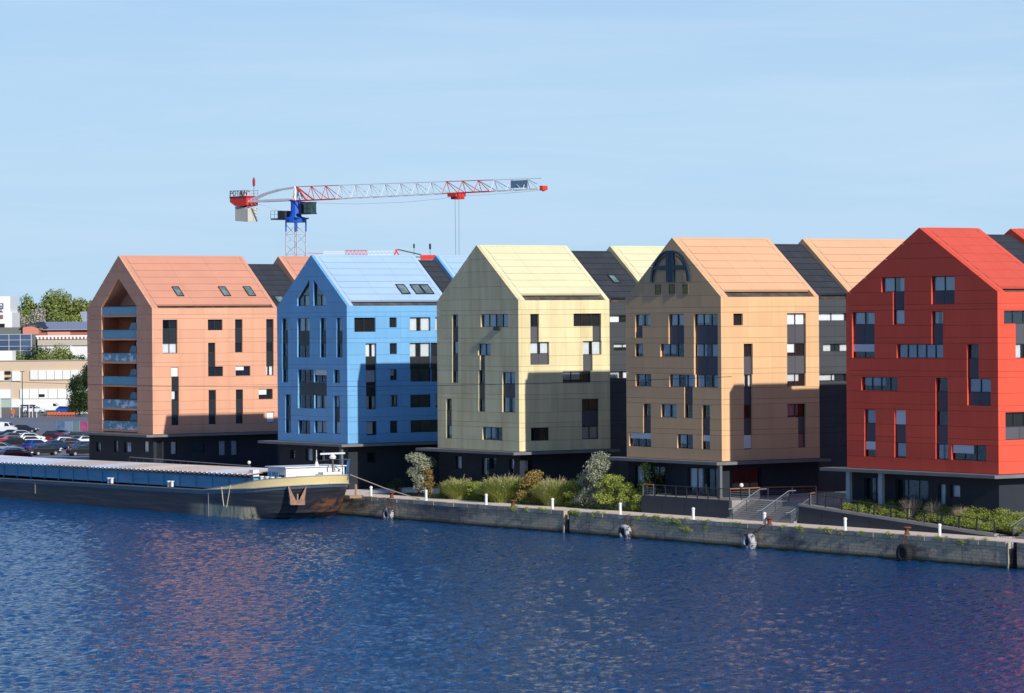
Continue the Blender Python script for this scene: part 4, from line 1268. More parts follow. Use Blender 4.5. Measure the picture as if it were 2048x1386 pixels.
# bank by the red house
lum = []
for q in range(150):
    x = random.uniform(66.5, 90.6); t = random.random()
    zb = (rz(x) - .1) * (1 - t) + (tz + .1) * t if x < 86 else -4.7 * (1 - t) + -3.6 * t
    lum.append((x, -1.6 + 1.9 * t, zb + .22, .9, .5, random.uniform(.25, .55)))
V = leaves_mesh('x', None, (0, 0, 0), lum, 60000, .055, 78)
o = mesh_np('ground_cover', V, LM['green']); o['kind'] = 'stuff'
tag(o, 'yellow-green planting on the bank behind the ramp railing', 'ground cover')
for k, (x, y, w, h) in enumerate(((75.2, -.8, 2.0, 1.7), (78.2, -.8, 1.6, 1.5), (81.3, -.7, 1.6, 1.2), (71.4, -1.0, 1.6, .9))):
    r = empty('ornamental_grass', (x, y, -3.9), ['tall pink-brown grass tuft on the bank below the right pale column', 'pinkish grass tuft left of the pale blue door', 'small pinkish grass tuft before the pale blue door', 'low straw-coloured tuft beside the left pale column'][k], 'ornamental grass', 'grass tufts on the bank')
    Q, _, _ = blades((x, y, -3.9), w / 2, w / 2, h, 260, 300 + k, lean=.8, wid=.016)
    mesh_np('blades', Q, LM['plume' if k < 3 else 'rust'], r)
# weeds along the coping
Vs = []
g = np.random.default_rng(9)
spots = [(-7, 1.2), (-4.8, .6), (22.5, 1.5), (25, .8), (27.6, 1.2), (33.5, 2.0), (36, 1.4), (44.6, 1.6), (46.2, 2.2), (48.6, 2.6), (50.5, 1.4), (54, .5), (58.3, .9), (65, .5), (71, 1.2), (72.8, 1.2), (76, 1), (83, .8), (86, .8), (90.5, 1.6), (53.5, 1.5), (67.5, 1), (79.5, .9)]
for k, (x, a) in enumerate(spots):
    lumps = [(x + g.normal(0, .5 * a), qy - .05 + g.random() * .25, -4.98 - abs(g.normal(0, .18 * a)), 0.45 * a, .15, .12 + .10 * a) for _ in range(5)]
    Vs.append(leaves_mesh('x', None, (0, 0, 0), lumps, int(900 * a), .055, 500 + k))
o = mesh_np('weeds', np.concatenate(Vs), LM['grass']); o['kind'] = 'stuff'; tag(o, 'weeds sprouting from the quay coping', 'weeds')

# ------------------------------------------------------------------ tower crane
M['cwhite'] = mat('crane_white', (0.80, 0.80, 0.80), 0.45)
M['cred'] = mat('crane_red', (0.70, 0.045, 0.035), 0.45)
M['cdred'] = mat('crane_dark_red', (0.35, 0.02, 0.04), 0.5)
M['cblue'] = mat('crane_blue', (0.01, 0.10, 0.55), 0.4)
M['cgrey'] = mat('crane_galvanised', (0.50, 0.52, 0.54), 0.5)
M['cglass'] = mat('cab_glass', (0.01, 0.05, 0.05), 0.08, spec=.8)
M['cdark'] = mat('crane_dark', (0.03, 0.04, 0.06), 0.6)
M['cblock'] = mat('counterweight_concrete', (0.60, 0.57, 0.50), 0.8, noise=.4, nscale=(1, 1, .3))
M['cbanner'] = mat('blue_grey_mesh', (0.14, 0.23, 0.34), 0.8)
def text_obj(txt, size, m, parent, P, ux, uz, name='lettering', depth=.02):
    cu = bpy.data.curves.new(name, 'FONT'); cu.body = txt; cu.size = size; cu.extrude = depth
    tmp = bpy.data.objects.new(name, cu); COL.objects.link(tmp)
    dg = bpy.context.evaluated_depsgraph_get()
    me = bpy.data.meshes.new_from_object(tmp.evaluated_get(dg))
    bpy.data.objects.remove(tmp)
    ux, uz = Vector(ux).normalized(), Vector(uz).normalized(); n = ux.cross(uz)
    W = world_of(parent).inverted()
    for v in me.vertices:
        v.co = W @ (Vector(P) + ux * v.co.x + uz * v.co.y + n * v.co.z)
    me.materials.clear(); me.materials.append(m)
    o = bpy.data.objects.new(name, me); o.parent = parent; COL.objects.link(o)
    return o

T = Vector((-124.3, 53.4, 0)); TIP = Vector((-76.9, 63.6, 0))
jd = (TIP - T).normalized(); JL = (TIP - T).length
jn = Vector((-jd.y, jd.x, 0)); Z = Vector((0, 0, 1))
cr = empty('tower_crane', (T.x, T.y, -5), 'white, red and blue tower crane rising behind the terracotta and blue houses', 'crane')
mast = MB()
w = 1.0
ca, sa = math.cos(.35), math.sin(.35)
cor = [Vector((T.x + (ca * i - sa * j) * w, T.y + (sa * i + ca * j) * w, 0)) for i, j in ((-1, -1), (1, -1), (1, 1), (-1, 1))]
for c in cor: mast.bar(c + Z * -5, c + Z * 27.6, .085, 4)
zz = -5.0; k = 0
while zz < 27.0:
    for i in range(4):
        a, b = cor[i], cor[(i + 1) % 4]
        p, q = (a, b) if k % 2 == 0 else (b, a)
        mast.bar(p + Z * zz, q + Z * (zz + 1.4), .04, 4)
        if k % 2 == 0: mast.bar(a + Z * zz, b + Z * zz, .035, 4)
    zz += 1.4; k += 1
mast.build('mast', M['cgrey'], cr)
mb = MB()
for c in cor: mb.bar(c + Z * 26.2, c + Z * 27.7, .11, 4)
mb.lathe((T.x, T.y, 27.5), [(1.5, 0), (1.55, .5), (1.25, .75)], 16)
mb.build('slewing_ring', M['cblue'], cr)
MB().lathe((T.x, T.y, 28.2), [(.95, 0), (.75, .5), (.72, 2.2), (.95, 2.5)], 10).build('turret', M['cblue'], cr)
def P_(t, lat, z): return T + jd * t + jn * lat + Z * z
def obx(t0, t1, l0, l1, z0, z1, mb=None):
    mb = mb or MB()
    c = P_((t0 + t1) / 2, (l0 + l1) / 2, (z0 + z1) / 2)
    return mb.obox(c, jd * (t1 - t0) / 2, jn * (l1 - l0) / 2, Z * (z1 - z0) / 2)
obx(2.3, 3.7, -.55, .55, 28.75, 30.2).build('cab', M['cglass'], cr)
mb = MB(); obx(.8, 3.8, -.6, .6, 28.6, 28.75, mb); obx(2.2, 3.8, -.6, .6, 30.2, 30.3, mb); obx(1.3, 1.6, -.3, .3, 28.7, 30.4, mb); obx(2.95, 3.02, -.6, -.5, 28.7, 30.2, mb); obx(2.25, 3.75, -.6, -.5, 29.4, 29.46, mb); mb.build('cab_frame', M['cdark'], cr)
pl = MB(); obx(-4.0, 1.4, -1.2, 1.2, 27.95, 28.15, pl); obx(-3.1, -1.6, -.7, .7, 28.15, 29.2, pl)
for t in (-4.0, -3.2, -2.4): pl.bar(P_(t, -1.2, 28.1), P_(t, -1.2, 29.2), .03)
pl.bar(P_(-4, -1.2, 29.2), P_(-1.6, -1.2, 29.2), .03); pl.bar(P_(-4, -1.2, 28.7), P_(-1.6, -1.2, 28.7), .025)
pl.build('slewing_platform', M['cdark'], cr)
# jib
def jz(t): return 30.55 + .15 * t / JL
def jtop(t): return 32.55 - .45 * t / JL
bay = JL / 16.0
marks = [(0, .206, M['cred']), (.206, .601, M['cwhite']), (.601, .794, M['cred']), (.794, 1.0, M['cwhite'])]
for i in range(16):
    t0, t1 = i * bay, (i + 1) * bay
    tm = (t0 + t1) / 2 / JL
    m = [q[2] for q in marks if q[0] <= tm <= q[1]][0]
    mb = MB()
    hw = .75
    r = .075
    for s in (-hw, hw): mb.bar(P_(t0, s, jz(t0)), P_(t1, s, jz(t1)), r)
    mb.bar(P_(t0, 0, jtop(t0)), P_(t1, 0, jtop(t1)), .07)
    for s in (-hw, hw):
        mb.bar(P_(t0 + .2, 0, jtop(t0)), P_(t1, s, jz(t1)), .05 if i else .12)
        mb.bar(P_(t0 + .2, 0, jtop(t0)), P_(t0 + .1, s, jz(t0)), .045)
    mb.bar(P_(t0, -hw, jz(t0)), P_(t1, hw, jz(t1)), .035); mb.bar(P_(t0, -hw, jz(t0)), P_(t0, hw, jz(t0)), .035)
    mb.build('jib_section', m, cr)
mb = MB(); obx(JL, JL + .5, -.5, .5, 30.5, 31.1, mb); mb.lathe(tuple(P_(JL + .2, 0, 30.7)), [(.35, -.1), (.35, .1)], 10, 'y'); mb.build('jib_tip', M['cred'], cr)
obx(JL * .888, JL * .952, -.42, -.38, 30.95, 31.95).build('mesh_banner', M['cbanner'], cr)
# counter jib
cj = MB()
for s in (-.7, .7):
    cj.obox(P_(-4.6, s, 30.75), jd * 4.7, jn * .08, Z * .16)
    pts = [(-9.2, 31.0), (-6.5, 31.75), (-3.4, 32.25), (.2, 32.5)]
    for a, b in zip(pts, pts[1:]): cj.bar(P_(a[0], s * .5, a[1]), P_(b[0], s * .5, b[1]), .14)
    cj.bar(P_(.3, s * .5, 32.5), P_(-.6, s, 30.6), .13); cj.bar(P_(.3, s * .5, 32.5), P_(.7, s, 30.6), .13)
cj.bar(P_(-9, 0, 31.0), P_(-9, 0, 30.6), .1)
for t in range(-9, 0): cj.bar(P_(t, -.7, 30.75), P_(t + 1, .7, 30.75), .04)
cj.build('counter_jib', M['cwhite'], cr)
mb = MB(); pr_ = [(-12.9, 31.3), (-9.3, 31.3), (-9.3, 30.2), (-10.6, 30.05), (-11.8, 30.15), (-12.9, 30.75)]
mb.prism(pr_, lambda u, z, d: tuple(P_(u, d, z)), -1.1, 1.1, back=True); mb.build('counterweight_housing', M['cred'], cr)
mb = MB(); obx(-12.95, -9.25, -1.15, 1.15, 31.3, 31.55, mb); mb.build('housing_deck', M['cdred'], cr)
for k in range(5):
    t = -12.0 + k * .56
    MB().obox(P_(t + .26, 0, 29.05 - .06 * k), jd * .25, jn * .9, Z * (1.05 - .02 * k)).build('counterweight_block', M['cblock'], cr)
mb = MB()
for s in (-1.1, 1.1):
    mb.bar(P_(-12.9, s, 32.35), P_(-9.3, s, 32.35), .03); mb.bar(P_(-12.9, s, 31.95), P_(-9.3, s, 31.95), .02)
    for t in (-12.9, -12, -11.1, -10.2, -9.3): mb.bar(P_(t, s, 31.5), P_(t, s, 32.35), .025)
mb.build('guard_rail', M['cdark'], cr)
mb = MB(); obx(-11.4, -10.4, -.6, .6, 31.5, 32.2, mb); mb.lathe(tuple(P_(-10.9, 0, 32.0)), [(.4, -.6), (.4, .6)], 12, 'y'); mb.build('winch', M['cgrey'], cr)
text_obj('POTAIN', 1.05, M['cdark'], cr, P_(-12.8, -1.16, 31.6), jd, Z)
mb = MB(); mb.bar(P_(-8.9, 0, 31.2), P_(-8.9, 0, 33.0), .03); mb.lathe(tuple(P_(-8.9, 0, 32.85)), [(.06, 0), (.2, .25), (.2, 1.0), (.08, 1.35)], 8); mb.build('wind_gauge', M['cdred'], cr)
# trolley and ropes
tt = JL * .668
mb = MB(); obx(tt - .8, tt + .8, -.95, .95, 30.15, 30.6, mb); obx(tt - .5, tt + .9, -.6, .6, 29.8, 30.15, mb); mb.lathe(tuple(P_(tt - .5, 0, 30.1)), [(.3, -.2), (.3, .2)], 10, 'y'); mb.build('trolley', M['cred'], cr)
mb = MB()
mb.bar(P_(tt - .3, 0, 30.1), P_(tt - .15, 0, 8), .02); mb.bar(P_(tt + .45, 0, 30.1), P_(tt + .3, 0, 8), .02)
mb.build('hoist_rope', M['cdark'], cr)
MB().box(tuple(P_(tt, 0, 7) - Vector((.4, .3, .6))), tuple(P_(tt, 0, 7) + Vector((.4, .3, 1.1)))).build('hook_block', M['cred'], cr)
mb = MB(); mb.path([P_(3, 0, 30.2), P_(JL * .25, 0, 29.75), P_(JL * .45, 0, 29.7), P_(JL * .6, 0, 29.95), P_(tt, 0, 30.2), P_(JL * .8, 0, 30.25), P_(JL, 0, 30.5)], .018)
mb.path([P_(-9.5, -.7, 30.5), P_(-6, -.7, 30.1), P_(-3, -.9, 29.3)], .015)
mb.build('cable', M['cgrey'], cr)

# second, distant crane (site frame: metres across and away from the opposite shore)
Fh = Vector((fwd.x, fwd.y, 0)).normalized(); Rh = rgt.copy()
def far(lat, dep, z=0.0):
    p = CAM + Rh * lat + Fh * dep
    return Vector((p.x, p.y, z))
def far_box(l0, l1, d0, d1, z0, z1, mb=None):
    mb = mb or MB()
    c = far((l0 + l1) / 2, (d0 + d1) / 2, (z0 + z1) / 2)
    return mb.obox(c, Rh * (l1 - l0) / 2, Fh * (d1 - d0) / 2, Z * (z1 - z0) / 2)
c2 = empty('tower_crane', far(-29, 900, -5), 'small distant red crane jib just above the blue roof', 'crane')
mb = MB()
def truss(mb, l0, l1, z0, z1, n, r=.09):
    for i in range(n):
        a, b = l0 + (l1 - l0) * i / n, l0 + (l1 - l0) * (i + 1) / n
        mb.bar(far(a, 900, z0), far(b, 900, z0), r); mb.bar(far(a, 900, z1), far(b, 900, z1), r)
        mb.bar(far(a, 900, z0), far((a + b) / 2, 900, z1), r * .6); mb.bar(far((a + b) / 2, 900, z1), far(b, 900, z0), r * .6)
truss(mb, -48, -42.5, 31.0, 31.6, 5); truss(mb, -36.6, -30.2, 30.7, 31.6, 6); mb.build('jib_section', M['cwhite'], c2)
mb = MB(); truss(mb, -42.4, -36.7, 30.7, 31.85, 6, .12); mb.bar(far(-53, 900, 31.3), far(-48, 900, 31.1), .1); mb.build('jib_section', M['cred'], c2)
mb = MB(); mb.bar(far(-30, 900, 30.4), far(-29, 900, 32.1), .25); mb.bar(far(-29.6, 900, 32.0), far(-28.6, 900, 30.4), .22); mb.bar(far(-29, 900, -5), far(-29, 900, 30.4), .5); mb.build('tower_head', M['cred'], c2)
mb = MB(); mb.bar(far(-29, 900, 32), far(-23, 900, 30.6), .2); mb.bar(far(-29, 900, 30.2), far(-20, 900, 29.9), .15); mb.build('counter_jib', M['cdark'], c2)
mb = far_box(-23.2, -19.4, 899, 901, 29.3, 30.5); mb.build('counterweight_housing', M['cred'], c2)
mb = far_box(-24.4, -20.6, 899, 901, 28.0, 29.2); mb.build('counterweight_block', M['cblock'], c2)
mb = MB(); mb.bar(far(-24.8, 900, 30.5), far(-24.8, 900, 32.3), .05); mb.bar(far(-20.7, 900, 30.5), far(-20.7, 900, 32.0), .05); mb.bar(far(-24.8, 900, 32.3), far(-24.8, 900, 33.4), .22); mb.bar(far(-20.7, 900, 32.0), far(-20.7, 900, 33.4), .28)
mb.build('mast_flag', M['cdark'], c2)
# ------------------------------------------------------------------ barge
def hullmat():
    m, nt, N, L = new_mat('worn_black_hull')
    out = N.new('ShaderNodeOutputMaterial')
    b = N.new('ShaderNodeBsdfPrincipled'); b.inputs['Roughness'].default_value = .55
    geo = N.new('ShaderNodeNewGeometry')
    def noise(sc, lo, hi):
        mp = N.new('ShaderNodeMapping'); mp.inputs['Scale'].default_value = sc
        nz = N.new('ShaderNodeTexNoise'); nz.inputs['Scale'].default_value = 1; nz.inputs['Detail'].default_value = 7; nz.inputs['Roughness'].default_value = .65
        L.new(geo.outputs['Position'], mp.inputs[0]); L.new(mp.outputs[0], nz.inputs['Vector'])
        r = N.new('ShaderNodeMapRange'); r.inputs['From Min'].default_value = lo; r.inputs['From Max'].default_value = hi
        L.new(nz.outputs['Fac'], r.inputs['Value']); return r.outputs[0]
    def mix(a, c, f):
        x = N.new('ShaderNodeMix'); x.data_type = 'RGBA'
        if isinstance(a, tuple): x.inputs[6].default_value = (*a, 1)
        else: L.new(a, x.inputs[6])
        x.inputs[7].default_value = (*c, 1); L.new(f, x.inputs[0]); return x.outputs[2]
    def mul(a, c):
        x = N.new('ShaderNodeMath'); x.operation = 'MULTIPLY'; L.new(a, x.inputs[0]); L.new(c, x.inputs[1]); return x.outputs[0]
    def rng_(o, a, c):
        r = N.new('ShaderNodeMapRange'); r.inputs['From Min'].default_value = a; r.inputs['From Max'].default_value = c; L.new(o, r.inputs['Value']); return r.outputs[0]
    sx = N.new('ShaderNodeSeparateXYZ'); L.new(geo.outputs['Position'], sx.inputs[0])
    c = mix((0.030, 0.036, 0.050), (0.13, 0.12, 0.12), noise((.12, .12, 3.2), .48, .72))
    c = mix(c, (0.12, 0.05, 0.035), noise((.5, .5, .9), .62, .78))
    c = mix(c, (0.14, 0.15, 0.16), noise((1.2, 1.2, .2), .66, .85))
    # scraped, unpainted patch low on the shoulder and rust at the forefoot
    patch = mul(mul(rng_(sx.outputs[0], -24, -18), rng_(sx.outputs[0], -9.4, -9.8)), rng_(sx.outputs[2], -5.75, -6.0))
    c = mix(c, (0.62, 0.54, 0.34), mul(patch, noise((2.5, 2.5, .5), .30, .52)))
    fore = mul(rng_(sx.outputs[1], -14.5, -12.5), rng_(sx.outputs[2], -4.6, -5.3))
    c = mix(c, (0.30, 0.13, 0.06), mul(fore, noise((.7, .7, 1.4), .42, .56)))
    L.new(c, b.inputs['Base Color'])
    L.new(b.outputs[0], out.inputs[0])
    return m
M['hull'] = hullmat()
M['byellow'] = mat('barge_yellow', (0.92, 0.76, 0.36), 0.5, noise=.5, nscale=(.4, .4, 1.2), ncol=(0.84, 0.52, 0.26))
M['bblue'] = mat('barge_blue', (0.11, 0.36, 0.56), 0.5, noise=.7, nscale=(.25, .5, 2), ncol=(0.07, 0.22, 0.38))
M['bgrey'] = mat('barge_bluegrey_band', (0.10, 0.17, 0.22), 0.5, noise=.5, nscale=(.5, .5, .5), ncol=(0.25, 0.28, 0.28))
M['bwhite'] = mat('barge_white', (0.78, 0.79, 0.80), 0.5, noise=.3, nscale=(1, 1, 1), ncol=(0.55, 0.57, 0.6))
M['hatch_a'] = mat('aluminium_hatch', (0.66, 0.70, 0.78), 0.45, metal=.3, vary=.06)
M['hatch_b'] = mat('weathered_hatch', (0.62, 0.53, 0.47), 0.5, metal=.2, vary=.12)
BYC = -12.9; HB = 5.45
bg_ = empty('barge', (-60, BYC, -7.1), 'long black-hulled barge with yellow bow, blue coaming and ribbed hatches moored at the quay', 'barge')
bx0 = -150.0
def half(x, t):
    """half beam at x; t 0 waterline .. 1 rail"""
    tip = -7.3 + 4.8 * t ** .6
    st = -12.5 + 1.5 * t
    if x <= st: return HB
    if x >= tip: return 0.0
    return HB * math.sqrt(max(0.0, 1 - ((x - st) / (tip - st)) ** 2))
def deckz(x): return float(np.interp(x, [-20, -9, -2.5], [-4.82, -4.4, -3.85]))
def railz(x): return float(np.interp(x, [-20, -13.2, -8.6, -2.5], [-4.80, -4.07, -3.50, -2.95]))
xs = list(np.linspace(bx0, -20, 14)) + list(np.linspace(-19, -8, 14)) + [-8 + 5.5 * math.sin(math.pi / 2 * k / 16) for k in range(1, 17)]
levels = [(-8.6, 0.0), (-7.1, 0.0), (-6.4, .2), (-5.6, .45), (-5.0, .68)]
def hull_pt(x, z, s):
    """stations ahead of the shoulder slide back with depth, so the bow rakes"""
    t = min(1, max(0, (z + 7.1) / 4.0))
    st1, tip1 = -11.0, -2.5
    st, tip = -12.5 + 1.5 * t, -7.3 + 4.8 * t ** .6
    if x <= -13: return (x, BYC + s * HB, z)
    q = (x + 13) / (tip1 + 13)
    xx = -13 + q * (tip + 13)
    return (xx, BYC + s * half(xx, t), z)
hb = MB(); rb = MB(); yb = MB(); gb = MB()
for a, b in zip(xs, xs[1:]):
    for s in (-1, 1):
        def col_(x):
            dz = deckz(x)
            return [-8.6, -7.1] + [-7.1 + (dz - .38 + 7.1) * k / 5 for k in range(1, 6)]
        ca_, cb_ = col_(a), col_(b)
        for k in range(len(ca_) - 1):
            hb.poly([hull_pt(a, ca_[k], s), hull_pt(b, cb_[k], s), hull_pt(b, cb_[k + 1], s), hull_pt(a, ca_[k + 1], s)])
        da, db = deckz(a), deckz(b)
        gb.poly([hull_pt(a, da - .38, s), hull_pt(b, db - .38, s), hull_pt(b, db, s), hull_pt(a, da, s)])
        if a >= -20.01:
            ra, rb_ = railz(a), railz(b)
            def lean(p, dd):  # bulwark tilted inboard, shaped so its face catches more sun
                return (p[0] - (.3 * dd if p[0] > -9 else 0) * .6, BYC + (p[1] - BYC) * (1 - .075 * dd), p[2])
            pa, pb_ = lean(hull_pt(a, ra, s), ra - da), lean(hull_pt(b, rb_, s), rb_ - db)
            yb.poly([hull_pt(a, da + .03, s), hull_pt(b, db + .03, s), pb_, pa])
            rb.bar((pa[0], pa[1], pa[2]), (pb_[0], pb_[1], pb_[2]), .06, 4)
        # rubbing strake
        p, q = hull_pt(a, da, s), hull_pt(b, db, s)
        rb.bar((p[0], p[1] + s * .03, p[2]), (q[0], q[1] + s * .03, q[2]), .07, 4)
hb.build('hull', M['hull'], bg_)
gb.build('hull_band', M['bgrey'], bg_)
yb.build('bulwark', M['byellow'], bg_)
rb.build('rubbing_strake', mat('strake_pale', (0.45, 0.44, 0.38), .6), bg_)
dk = MB()
for a, b in zip(xs, xs[1:]):
    dk.poly([(a, BYC - half(a, .6), deckz(a) - .02), (b, BYC - half(b, .6), deckz(b) - .02), (b, BYC + half(b, .6), deckz(b) - .02), (a, BYC + half(a, .6), deckz(a) - .02)])
dk.build('deck', M['bgrey'], bg_)
# coaming with stiffeners
cy0, cy1 = BYC - HB + .75, BYC + HB - .75
cm = MB()
cm.box((bx0, cy0, -4.72), (-10.5, cy0 + .08, -3.38)); cm.box((bx0, cy1 - .08, -4.72), (-10.5, cy1, -3.38)); cm.box((-10.58, cy0 + .08, -4.72), (-10.5, cy1 - .08, -3.38))
cm.build('coaming', M['bblue'], bg_)
cmr = MB().box((bx0, cy0 - .12, -3.43), (-10.4, cy0 - .001, -3.33)); cmr.build('coaming_rail', M['bgrey'], bg_)
sx_ = -118.0
rib = None
while sx_ < -12:
    MB().box((sx_, cy0 - .10, -4.70), (sx_ + .10, cy0 - .003, -3.44)).build('stiffener', M['bblue'], bg_)
    sx_ += 3.65
# hatch covers, ribbed and slightly crowned
def hatch(x0, x1, m, crown=.26):
    mb = MB()
    n = int((x1 - x0) / .95)
    ys_ = np.linspace(cy0 - .35, cy1 + .35, 9)
    def zc(y_): return -3.06 + crown * (1 - ((y_ - BYC) / (HB - .4)) ** 2)
    for i in range(n):
        a = x0 + (x1 - x0) * i / n; w = (x1 - x0) / n
        for u0, u1, h0, h1 in ((0, .6, .10, .10), (.6, .66, .10, 0), (.66, .94, 0, 0), (.94, 1, 0, .10)):
            for p, q in zip(ys_, ys_[1:]):
                mb.poly([(a + w * u0, p, zc(p) + h0), (a + w * u1, p, zc(p) + h1), (a + w * u1, q, zc(q) + h1), (a + w * u0, q, zc(q) + h0)])
        mb.poly([(a, ys_[0], zc(ys_[0]) + .10), (a + w * .5, ys_[0], zc(ys_[0]) + .10), (a + w * .5, ys_[0], zc(ys_[0]) - .12), (a, ys_[0], zc(ys_[0]) - .12)])
    return mb.build('hatch_cover', m, bg_)
hx = -118.0; k = 0
while hx < -12:
    hatch(hx, min(hx + 5.35, -10.8), M['hatch_a'] if (hx < -62 or k % 5 == 3) else M['hatch_b']); hx += 5.4; k += 1
MB().box((bx0, cy0 - .2, -3.30), (-10.8, cy1 + .2, -3.24)).build('hatch_rail', M['cdark'], bg_)
MB().box((bx0, cy0 + .1, -4.7), (-118, cy1 - .1, -3.0)).build('hatch_cover', M['hatch_a'], bg_)
# foredeck house, lockers, bins, winch
def bar_box(a, b, name, m, par=bg_): return MB().box(a, b).build(name, m, par)
bar_box((-10.0, BYC - 3.3, -4.7), (-6.2, BYC + 3.7, -2.25), 'deck_house', M['bwhite'])
bar_box((-10.2, BYC - 3.5, -2.25), (-6.0, BYC + 3.9, -2.15), 'deck_house_roof', M['bwhite'])
for x0, x1, z0, z1, m in ((-9.9, -9.3, -3.9, -2.7, M['bblue']), (-9.1, -8.3, -3.9, -2.7, M['bblue']), (-8.1, -7.9, -3.9, -2.7, M['bblue']), (-7.6, -6.5, -3.7, -3.0, M['cdark'])):
    bar_box((x0, BYC - 3.33, z0), (x1, BYC - 3.305, z1), 'house_window', m)
bar_box((-12.0, BYC - 4.4, -4.8), (-11.1, BYC - 3.7, -2.55), 'vent_locker', M['cwhite'])
for x in (-10.2, -9.1, -8.0, -6.6):
    MB().lathe((x, BYC - 3.9, -4.3), [(.16, 0), (.16, .95), (.26, 1.0), (.26, 1.12)], 10).build('deck_bollard', M['bwhite'], bg_)
mb = MB()
for k in range(4): mb.lathe((-5.6 + k * .35, BYC - 2.2, -3.3), [(.22, -.18), (.3, 0), (.22, .18)], 12, 'y')
mb.box((-5.9, BYC - 2.1, -4.2), (-4.0, BYC - 1.5, -3.2)); mb.build('anchor_winch', M['bwhite'], bg_)
bar_box((-5.7, BYC + .2, -4.2), (-4.6, BYC + 2.6, -2.75), 'tool_chest', M['bwhite'])
mb = MB(); mb.bar((-5.0, BYC + 1.6, -3.5), (-5.0, BYC + 1.6, -1.15), .09, 8); mb.bar((-6.6, BYC + .4, -1.6), (-3.6, BYC + 2.6, -1.4), .025); mb.build('radar_mast', mat('mast_brown', (.12, .10, .09), .6), bg_)
mb = MB(); mb.obox((-5.0, BYC + 1.6, -.85), (.8, 1.0, .04), (-.08, .07, 0), (0, 0, .09)); mb.lathe((-5.0, BYC + 1.6, -1.4), [(.3, 0), (.36, .2), (.2, .42), (.12, .52)], 12); mb.build('radar_scanner', M['bwhite'], bg_)
mb = MB(); mb.lathe((-6.6, BYC + .6, -2.5), [(.32, 0), (.12, .8), (.05, 1.0), (.03, 2.0)], 10); mb.build('signal_mast', M['bwhite'], bg_)
mb = MB()
for dx in (-.4, .4): mb.bar((-4.3 + dx * .4, BYC + 2.7 + dx * .4, -3.6), (-4.3 + dx * .7, BYC + 2.7 + dx * .7, -1.5), .05, 6)
mb.bar((-4.8, BYC + 2.2, -1.5), (-3.9, BYC + 3.1, -1.5), .04, 6); mb.bar((-4.3, BYC + 2.7, -3.6), (-4.1, BYC + 2.9, -1.6), .09, 6)
mb.build('bow_davit', mat('davit_blue', (.04, .14, .30), .5), bg_)
# side bollards, rope loop, anchors
for x in (-42.2, -28.0):
    mb = MB()
    for dx in (-.36, .36): mb.lathe((x + dx, BYC - HB + .32, -4.72), [(.16, 0), (.16, .48), (.24, .52), (.24, .64)], 12)
    mb.build('double_bollard', M['bwhite'], bg_)
mb = MB()
p0 = Vector((-15.9, BYC - HB - .06, -4.4))
mb.path([p0, p0 + Vector((.25, -.03, -1.0)), p0 + Vector((.55, -.05, -1.75)), p0 + Vector((1.15, -.05, -1.8)), p0 + Vector((1.5, -.03, -.9)), p0 + Vector((1.9, 0, .25))], .045, 5)
mb.build('rope_loop', mat('pale_rope', (.62, .60, .48), .8), bg_)
M['anchor'] = mat('rusty_anchor', (0.42, 0.28, 0.20), .8, noise=.8, nscale=(2.5, 2.5, 2.5), ncol=(.30, .10, .04))
def anchor(x, s):
    y_ = BYC + s * (half(x, .55) + .25)
    mb = MB()
    ex = Vector((1, 0, 0)) if s < 0 else Vector((.2, 1, 0)).normalized()
    ey = Vector((ex.y, -ex.x, 0))
    c = Vector((x, y_, -5.35))
    if s < 0: 
        t0, t1 = half(x - 1, .5), half(x + 1, .5); ex = Vector((2, -(t1 - t0), 0)).normalized(); ey = Vector((ex.y, -ex.x, 0))
    def fl(k):
        a = [c + ex * (k * 1.15) + Z * 1.45, c + ex * (k * 1.0) + Z * -.1, c + ex * (k * .35) + Z * 0.0]
        b_ = [p + ey * .16 for p in a]; a_ = [p - ey * .12 for p in a]
        mb.poly(b_); mb.poly(a_[::-1])
        for i in range(3): mb.poly([b_[i], a_[i], a_[(i + 1) % 3], b_[(i + 1) % 3]])
    fl(-1); fl(1)
    mb.obox(c + Z * -.2, ex * 1.05, ey * .25, Z * .28)
    mb.bar(c, c + Z * 1.4, .1, 6)
    mb.build('anchor', M['anchor'], bg_)
def anchor2():
    # hung on the shoulder of the bow, flukes up
    th = R(-32)
    c = Vector((-11.3 + 8.1 * math.cos(th), BYC + (HB + .1) * math.sin(th), -5.35))
    n_ = Vector((math.cos(th) / 8, math.sin(th) / 5.45, 0)).normalized()
    ex = Vector((-n_.y, n_.x, 0))
    mb = MB()
    for k in (-1, 1):
        a = [c + ex * (k * .95) + Z * 1.35, c + ex * (k * .72) + Z * -.1, c + ex * (k * .22) - Z * 0.0]
        b_ = [p + n_ * .22 for p in a]; a_ = [p - n_ * .05 for p in a]
        mb.poly(b_); mb.poly(a_[::-1])
        for i in range(3): mb.poly([b_[i], a_[i], a_[(i + 1) % 3], b_[(i + 1) % 3]])
    mb.obox(c + Z * -.22, ex * .72, n_ * .26, Z * .2)
    mb.bar(c + n_ * .1, c + n_ * .1 + Z * .5, .09, 6)
    mb.build('anchor', M['anchor'], bg_)
anchor2()
mb = MB(); mb.bar((-4.9, BYC + 4.3, -4.1), (-5.0, BYC + 4.35, -5.3), .13, 6); mb.obox((-5.0, BYC + 4.35, -5.3), (.35, .5, 0), (.12, -.1, 0), (0, 0, .12)); mb.build('anchor', M['anchor'], bg_)
# pipes down the hull
MB().bar((-18.9, BYC - HB - .03, -4.7), (-18.9, BYC - HB - .03, -7.2), .04).build('drain_pipe', mat('dull_pipe', (.2, .22, .25), .6), bg_)
MB().bar((-60.6, BYC - HB - .03, -4.9), (-60.6, BYC - HB - .03, -6.3), .03).build('drain_pipe', M['rope'], bg_)
